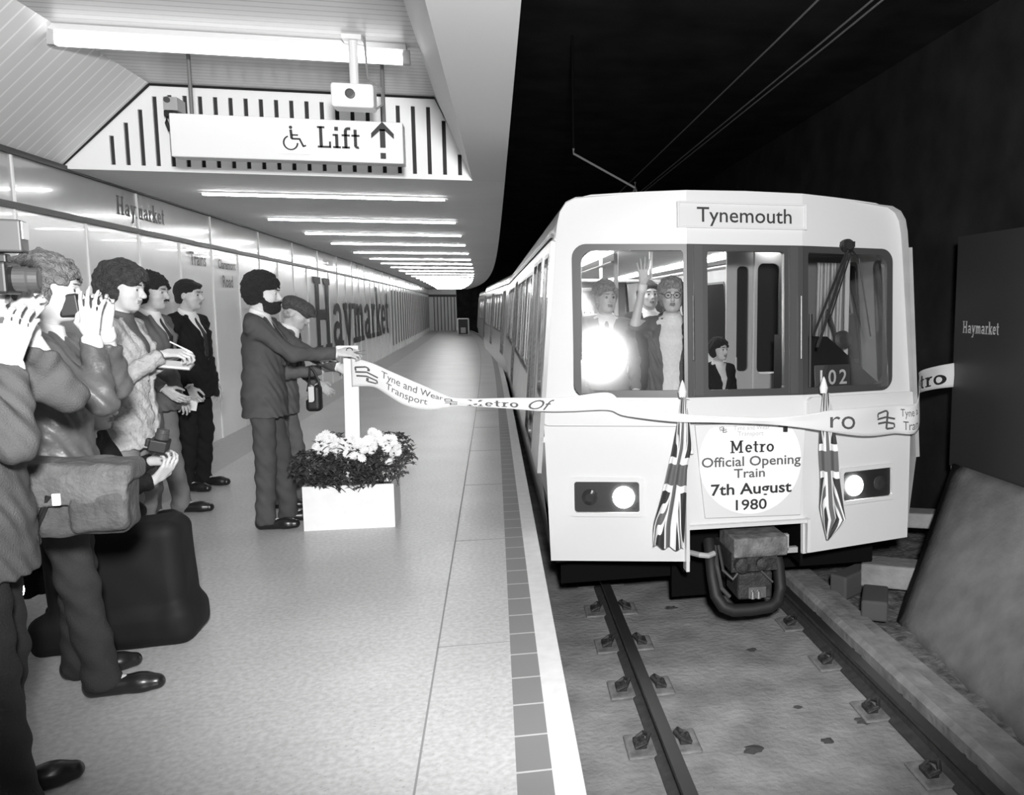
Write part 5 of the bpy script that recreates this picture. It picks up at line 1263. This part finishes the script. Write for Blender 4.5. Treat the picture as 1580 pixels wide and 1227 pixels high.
# shoulder bag of the near photographer
t = empty('camera_bag', atY(112, 765, 3.02), 0, 'grey canvas camera bag with flap and bright buckle hanging at the left', 'bag')
s = SDF(.008, .03); s.box((-.03, .03, -.02), (.20, .08, .115), rotz(.12), .035); s.box((.10, -.04, -.045), (.085, .035, .07), rotz(.12), .025, k=.012); s.box((-.12, -.05, -.045), (.075, .03, .065), rotz(.12), .025, k=.012)
np_mesh('pouch', *s.mesh(lumps(.006, 28, 3)), mat('bag_canvas', .055, .8, noise=.25, scale=14, bump=.4, bscale=60), t)
s = SDF(.008, .03); s.box((-.02, .02, .085), (.212, .095, .035), rotz(.12) @ roty(.06), .022); s.box((.02, -.068, .035), (.17, .014, .055), rotz(.12), .01, k=.01); np_mesh('flap', *s.mesh(lumps(.005, 30, 1)), mat('bag_flap', .085, .8, noise=.25, scale=14, bump=.4, bscale=60), t)
bb = MB(); bb.box(-.012, .012, -.105, -.095, -.01, .03, bev=.003); bb.build('buckle', M['white'], t)
bb = MB(); bb.tube([(-.03, -.08, .02), (-.08, -.07, -.09), (-.10, -.03, -.15)], .010, 8); bb.tube([(-.20, .02, .1), (-.26, .04, .5), (-.24, .1, .72)], .014, 8); bb.build('strap', M['black'], t)
# black case on the floor
t = empty('equipment_case', (-1.80, 4.10, 0), 0, 'large black soft case standing on the platform behind the photographers', 'case')
s = SDF(.01, .03); s.box((.02, 0, .30), (.29, .13, .29), roty(-.04), .07); s.box((.0, 0, .10), (.345, .15, .10), roty(-.05), .07); s.ell((.26, 0, .13), (.09, .15, .11))
s.half((0, 0, .003), (0, 0, -1)); np_mesh('case_body', *s.mesh(lumps(.004, 14, 2)), mat('case_black', .008, .7, spec=.2), t)
bb = MB(); bb.tube([(-.09, -.1, .58), (-.07, -.11, .63), (.0, -.11, .635), (.02, -.1, .59)], .012, 8); bb.build('carry_handle', M['lgrey'], t)

# ================================================================ PASSENGERS
def tp(x, y): p = tw((x, y, 0)); return p
FACEC = -PI / 2
def passenger(px, py_head, Yl, rz, H, label, **kw):
    p = atY(px, py_head, TY + Yl); q = Pose(p.x, TY + Yl, rz, H); return q
q = passenger(1037, 450, .55, FACEC - .25, 1.77, ''); wR = q.w(992, 440, TY + .42); eR = q.w(980, 500, TY + .45); sR = BASEJ['sR'] * 1
J = dict(sR=sR, eR=eR, wR=wR, eL=(.02, .21, 1.16), wL=(.06, .22, .95))
W_ = person('person', 'fair haired woman in glasses waving from the left cab window', q.l, q.rz, H=1.77, skin='skin2', hair='curly', hairm='hair_grey', jacket='suit_mid', trousers=None, tie=False, shirt='dress', skirt='dress', open_front=.05, headR=(.1, 0, 0), fem=True, vox=.0075,
    J=J, hands=dict(R=dict(d=(0.1, 0, 1), n=(1, 0, .1), side=(0, 1, 0), curl=(.2, .2, .2, .25), spread=.15)))
hc_ = q.world(BASEJ['head']); f = q.world(BASEJ['head'] + V3(.108, 0, .012)) - hc_
t = empty('spectacles', q.world(BASEJ['head'] + rotz(.1) @ V3(.108, 0, .012)), q.rz + .1, 'thin framed spectacles worn by the waving woman', 'spectacles')
for s_ in (-1, 1):
    bb = MB(); bb.tube([(0, s_ * .033 + .024 * math.cos(a), .021 * math.sin(a)) for a in [2 * PI * k / 16 for k in range(16)]], .0025, 6, close=True); bb.build('rim', M['dgrey'], t)
    bb = MB(); bb.tube([(0, s_ * .057, .005), (-.09, s_ * .078, .008)], .002, 6); bb.build('temple', M['dgrey'], t)
bb = MB(); bb.tube([(0, -.009, .004), (0, .009, .004)], .0025, 6); bb.build('bridge', M['dgrey'], t)
q = passenger(1001, 450, 1.95, FACEC, 1.78, '')
person('person', 'dark suited man with tie standing behind the waving woman', q.l, q.rz, H=1.80, hair='neat', hairm='hair_brown', jacket='suit_black', trousers='suit_black', vox=.009, headR=(.1, 0, 0))
q = passenger(934, 455, 1.15, FACEC, 1.76, '')
person('person', 'white haired man in pale clothes at the left side of the cab window', q.l, q.rz, H=1.76, hair='bushy', hairm='hair_grey', jacket='trouser_pale', trousers='trouser_grey', vox=.009, headR=(.3, 0, 0), skin='skin2')
q = passenger(905, 480, 2.3, FACEC, 1.65, '')
person('person', 'dark haired passenger in a pale top at the far left of the cab window', q.l, q.rz, H=1.62, hair='long', hairm='hair_dark', jacket='coat_pale', trousers='suit_black', vox=.009, tie=False, fem=True)
q = passenger(1108, 535, 1.1, FACEC + .35, 1.34, '')
person('person', 'small passenger with dark hair and dark coat behind the centre window', q.l, q.rz, H=1.30, hair='curly', hairm='hair_dark', jacket='suit_black', trousers='suit_black', vox=.009, tie=False, skin='skin2', headR=(.2, 0, 0))

# ================================================================ PLANTER, POST, RIBBON
PX = atY(466, 752, 5.96).x; PX2 = atY(608, 748, 5.96).x; PZ = atY(466, 752, 5.96).z
pl = empty('planter_box', ((PX + PX2) / 2, 6.11, 0), -.015, 'white wooden planter box full of flowers on the platform', 'planter')
hwp = (PX2 - PX) / 2; bb = MB()
for (a, b_, c, d) in ((-hwp, hwp, -.15, -.13), (-hwp, hwp, .13, .15), (-hwp, -hwp + .02, -.13, .13), (hwp - .02, hwp, -.13, .13)): bb.box(a, b_, c, d, 0, PZ)
bb.box(-hwp + .02, hwp - .02, -.13, .13, .0, .02); bb.build('box_sides', M['wood'], pl)
bb = MB(); bb.box(-hwp + .02, hwp - .02, -.13, .13, .02, PZ - .04); bb.build('soil', M['soil'], pl)
leafm = mat('leaf_dark', .055, .6, noise=.5, scale=30); leafm2 = mat('leaf_mid', .09, .6, noise=.5, scale=30); petal = mat('white_petal', .85, .6); petal2 = mat('petal_centre', .45, .7)
def plant(label, pxs, Y, n, lm, flowers, size=.026, seed=1, grp='flowering plants in the planter'):
    rnd = random.Random(seed); c0 = atY((pxs[0] + pxs[2]) / 2, pxs[3], Y); c1 = atY(pxs[2], pxs[1], Y); c2 = atY(pxs[0], pxs[3], Y)
    rx = (c1.x - c2.x) / 2; rz_ = (c1.z - c2.z) / 2; base = Vector((c0.x, Y, PZ - .05)); cen = Vector((0, 0, (c1.z + c2.z) / 2 - base.z))
    t = empty('chrysanthemum', base, 0, label, 'flower plant', grp); bb = MB()
    for k in range(n):
        while True:
            v = Vector((rnd.uniform(-1, 1), rnd.uniform(-1, 1), rnd.uniform(-1, 1)))
            if .35 < v.length < 1: break
        p = cen + Vector((v.x * rx, v.y * min(rx, .17), v.z * rz_)); L = size * rnd.uniform(.7, 1.5); a = rnd.uniform(0, 2 * PI); e = rnd.uniform(-.6, .9)
        d = Vector((math.cos(a) * math.cos(e), math.sin(a) * math.cos(e), math.sin(e))); sd = d.cross(Vector((rnd.uniform(-.3, .3), 0, 1))).normalized(); nn = sd.cross(d) * .25
        bb.add([p - d * L, p + sd * L * .45 + nn * L, p + d * L, p - sd * L * .45 + nn * L, p + nn * L * .3], [(0, 1, 4), (1, 2, 4), (2, 3, 4), (3, 0, 4)])
    for k in range(14):
        a = rnd.uniform(0, 2 * PI); bb.tube([(rnd.uniform(-.3, .3) * rx, rnd.uniform(-.3, .3) * .1, 0), (math.cos(a) * rx * .6, math.sin(a) * .1, cen.z + rz_ * .3)], .003, 5)
    bb.build('foliage', lm, t, fix=False)
    proto = None
    for (px, py, dy, r) in flowers:
        p = atY(px, py, Y + dy) - base
        if proto is None:
            fb = MB()
            for ring_, (rr, zz_, L) in enumerate(((.35, .32, .5), (.55, .18, .6), (.7, .02, .6))):
                for j in range(11):
                    a = 2 * PI * (j + .5 * ring_) / 11; d = Vector((math.cos(a), 0, math.sin(a))); s2 = Vector((-math.sin(a), 0, math.cos(a))); o_ = Vector((0, -zz_, 0))
                    fb.add([d * rr * .3 + o_, d * (rr * .3 + L * .5) + s2 * .16 + o_ * 1.1, d * (rr * .3 + L) + o_ * .6, d * (rr * .3 + L * .5) - s2 * .16 + o_ * 1.1], [(0, 1, 2, 3)])
            fb.lathe((0, -.1, 0), (0, -1, 0), [(.5, -.2), (.4, .1), (.15, .3)], 10, 0)
            proto = fb.build('flower', petal, t, fix=False); fl = proto
        else: fl = proto.copy(); COL.objects.link(fl); fl.parent = t
        fl.location = p; fl.scale = (r,) * 3; fl.rotation_euler = (rnd.uniform(-.9, .1), rnd.uniform(0, 3), rnd.uniform(-.6, .6))
    return t
R_ = random.Random(11)
plant('dark leafy plant without flowers at the left end of the planter', (448, 690, 530, 752), 6.0, 520, leafm, [], seed=2)
plant('plant with a dense dome of pale flowers left of the white post', (486, 664, 560, 735), 6.12, 330, leafm2, [(492 + R_.random() * 62, 670 + R_.random() * 24, -.08 + R_.random() * .1, .05 + R_.random() * .02) for k in range(34)] + [(488, 690, -.1, .045), (500, 696, -.12, .05), (515, 686, -.12, .05), (536, 700, -.14, .045), (548, 692, -.14, .05)], seed=3)
plant('plant with white blooms just right of the white post', (535, 680, 592, 748), 6.0, 360, leafm, [(556, 684, -.06, .055), (568, 680, -.06, .055), (577, 688, -.05, .05), (562, 694, -.1, .05), (547, 703, -.1, .05), (558, 707, -.12, .045), (584, 678, 0, .05), (551, 686, -.02, .05), (573, 694, -.05, .045), (590, 683, 0, .045)], seed=4)
plant('bushy plant with scattered white blooms at the right end of the planter', (566, 664, 643, 742), 6.1, 560, leafm2, [(582, 672, -.1, .055), (590, 681, -.12, .05), (598, 690, -.12, .055), (606, 677, -.1, .05), (612, 690, -.12, .055), (604, 701, -.14, .05), (613, 697, -.1, .045), (575, 667, -.05, .05), (608, 684, -.14, .045), (596, 676, -.1, .045), (600, 712, -.1, .04)], seed=5)
plant('low leafy growth hanging over the planter front', (470, 715, 600, 758), 5.98, 330, leafm, [], seed=6)
# white post
p0 = atY(545, 740, 6.1); p1 = atY(541, 540, 6.1)
t = empty('ribbon_post', (p0.x, 6.1, .02), 0, 'white wooden post rising from the planter holding the ribbon end', 'post')
bb = MB(); ax = p1.x - p0.x; tp_ = p1.z - .02
vs = [(-.052, -.012, 0), (.052, -.012, 0), (.052, .03, 0), (-.052, .03, 0), (ax - .05, -.012, tp_), (ax + .05, -.012, tp_), (ax + .05, .03, tp_), (ax - .05, .03, tp_)]
bb.add(vs, [(0, 3, 2, 1), (4, 5, 6, 7), (0, 1, 5, 4), (1, 2, 6, 5), (2, 3, 7, 6), (3, 0, 4, 7)]); bb.build('upright', M['white'], t, bevel=.004)
bb = MB(); bb.box(ax - .095, ax + .055, -.02, .035, tp_ - .03, tp_ + .03, bev=.006); bb.build('cap', M['white'], t)
# ribbon
RB = [((541, 552), (543, 597), 6.075), ((560, 556), (560, 596), 6.05), ((578, 562), (578, 598), 6.03), ((600, 572), (597, 609), 6.0), ((630, 585), (624, 625), 5.96), ((660, 598), (656, 632), 5.92), ((685, 609), (684, 630), 5.88),
      ((705, 614), (703, 627), 5.85), ((740, 615), (740, 628), 5.80), ((790, 614), (790, 631), 5.73), ((840, 614), (840, 635), 5.64), ((880, 612), (880, 635), 5.60), ((938, 606), (938, 633), 5.53), ((965, 622), (965, 642), 5.48),
      ((1040, 637), (1040, 651), 5.38), ((1100, 642), (1100, 652), 5.36), ((1180, 644), (1180, 655), 5.37), ((1235, 641), (1235, 660), 5.37), ((1290, 632), (1290, 668), 5.42), ((1340, 628), (1338, 673), 5.50), ((1380, 625), (1380, 669), 5.60), ((1414, 621), (1416, 665), 5.68)]
TT = [tuple(atY(a[0], a[1], Y)) for a, b_, Y in RB] + [(3.24, 5.95, 1.0), tuple(atY(1420, 573, 6.3)), tuple(atY(1446, 565, 6.5)), tuple(atY(1474, 560, 6.56))]
BB = [tuple(atY(b_[0], b_[1], Y)) for a, b_, Y in RB] + [(3.24, 5.95, .85), tuple(atY(1420, 606, 6.3)), tuple(atY(1446, 600, 6.5)), tuple(atY(1474, 597, 6.56))]
mid = [(Vector(a) + Vector(b_)) / 2 for a, b_ in zip(TT, BB)]; cum = [0]
for i in range(1, len(mid)): cum.append(cum[-1] + (mid[i] - mid[i - 1]).length)
def cr(P, i, t):
    g = lambda k: Vector(P[min(max(k, 0), len(P) - 1)]); a, b_, c, d = g(i - 1), g(i), g(i + 1), g(i + 2)
    return .5 * ((2 * b_) + (c - a) * t + (2 * a - 5 * b_ + 4 * c - d) * t * t + (3 * b_ - 3 * c + d - a) * t ** 3)
def rp(s, t):
    s = min(max(s, 0), cum[-1] - 1e-6)
    for i in range(len(cum) - 1):
        if s < cum[i + 1]: break
    f = (s - cum[i]) / (cum[i + 1] - cum[i]); a, b_ = cr(TT, i, f), cr(BB, i, f); wv = .012 * math.sin(s * 9) * (1 - abs(2 * t - 1)); return b_ * (1 - t) + a * t + Vector((0, -wv, 0))
def s_at(px):
    xs = [a[0] for a, _, _ in RB]
    for i in range(len(xs) - 1):
        if px <= xs[i + 1]: return cum[i] + (cum[i + 1] - cum[i]) * (px - xs[i]) / (xs[i + 1] - xs[i])
rb = MB(); NS, NT = 260, 8
for i in range(NS + 1):
    for j in range(NT + 1): rb.v.append(tuple(rp(cum[-1] * i / NS, j / NT)))
for i in range(NS):
    for j in range(NT): a = i * (NT + 1) + j; rb.f.append((a, a + NT + 1, a + NT + 2, a + 1)); rb.mi.append(0)
t = empty('ribbon', (0, 0, 0), 0, 'long white printed ribbon stretched from the white post across the train front', 'ribbon')
ro = rb.build('ribbon_cloth', M['cloth'], t, smooth=True, fix=False); md = ro.modifiers.new('s', 'SOLIDIFY'); md.thickness = .003; md.offset = 0
WID = .21
def rib_text(name, tv, s0, s1, tbase, th, m):
    vs, fs = tv; xa, xb = min(v[0] for v in vs), max(v[0] for v in vs); ya, yb = min(v[1] for v in vs), max(v[1] for v in vs); b = MB(); out = []
    for x, y in vs:
        s = s0 + (x - xa) / (xb - xa) * (s1 - s0); tt = tbase + (y - ya) / (yb - ya) * th
        p = rp(s, tt); n = (rp(s + .01, tt) - p).cross(rp(s, tt + .05) - p).normalized(); out.append(p + n * .004)
    b.add(out, fs); return b.build(name, M[m], t, fix=False)
rib_text('emblem', logo2d(1), s_at(548), s_at(585), .18, .62, 'inkg')
rib_text('lettering', text_verts('Tyne and Wear', .1), s_at(590), s_at(684), .50, .36, 'inkg'); rib_text('lettering', text_verts('Transport', .1), s_at(598), s_at(662), .14, .34, 'inkg')
rib_text('emblem', logo2d(1), s_at(686), s_at(708), .2, .6, 'inkg')
rib_text('metro_lettering', slab_text('Metro', 1), s_at(724), s_at(800), .12, .7, 'inkg'); rib_text('lettering', text_verts('Of', .1, shear=.5), s_at(815), s_at(856), .1, .75, 'inkg')
rib_text('lettering', text_verts('ro', .1), s_at(1280), s_at(1318), .2, .5, 'inkg')
rib_text('emblem', logo2d(1), s_at(1353), s_at(1381), .16, .7, 'inkg')
rib_text('lettering', text_verts('Tyne a', .1), s_at(1388), s_at(1413.9), .52, .34, 'inkg'); rib_text('lettering', text_verts('Tran', .1), s_at(1391), s_at(1413), .14, .3, 'inkg')
rib_text('metro_lettering', slab_text('Metro', 1), cum[-4] - .12, cum[-2] + .10, .16, .66, 'ink')
bb = MB(); p = Vector(TT[-1]); bb.tube([(p.x + .01, p.y, -.92), (p.x + .01, p.y, p.z + .03)], .014, 8)
tag(bb.build('ribbon_pole', M['grey']), 'thin grey pole right of the train holding the far end of the ribbon', 'pole')
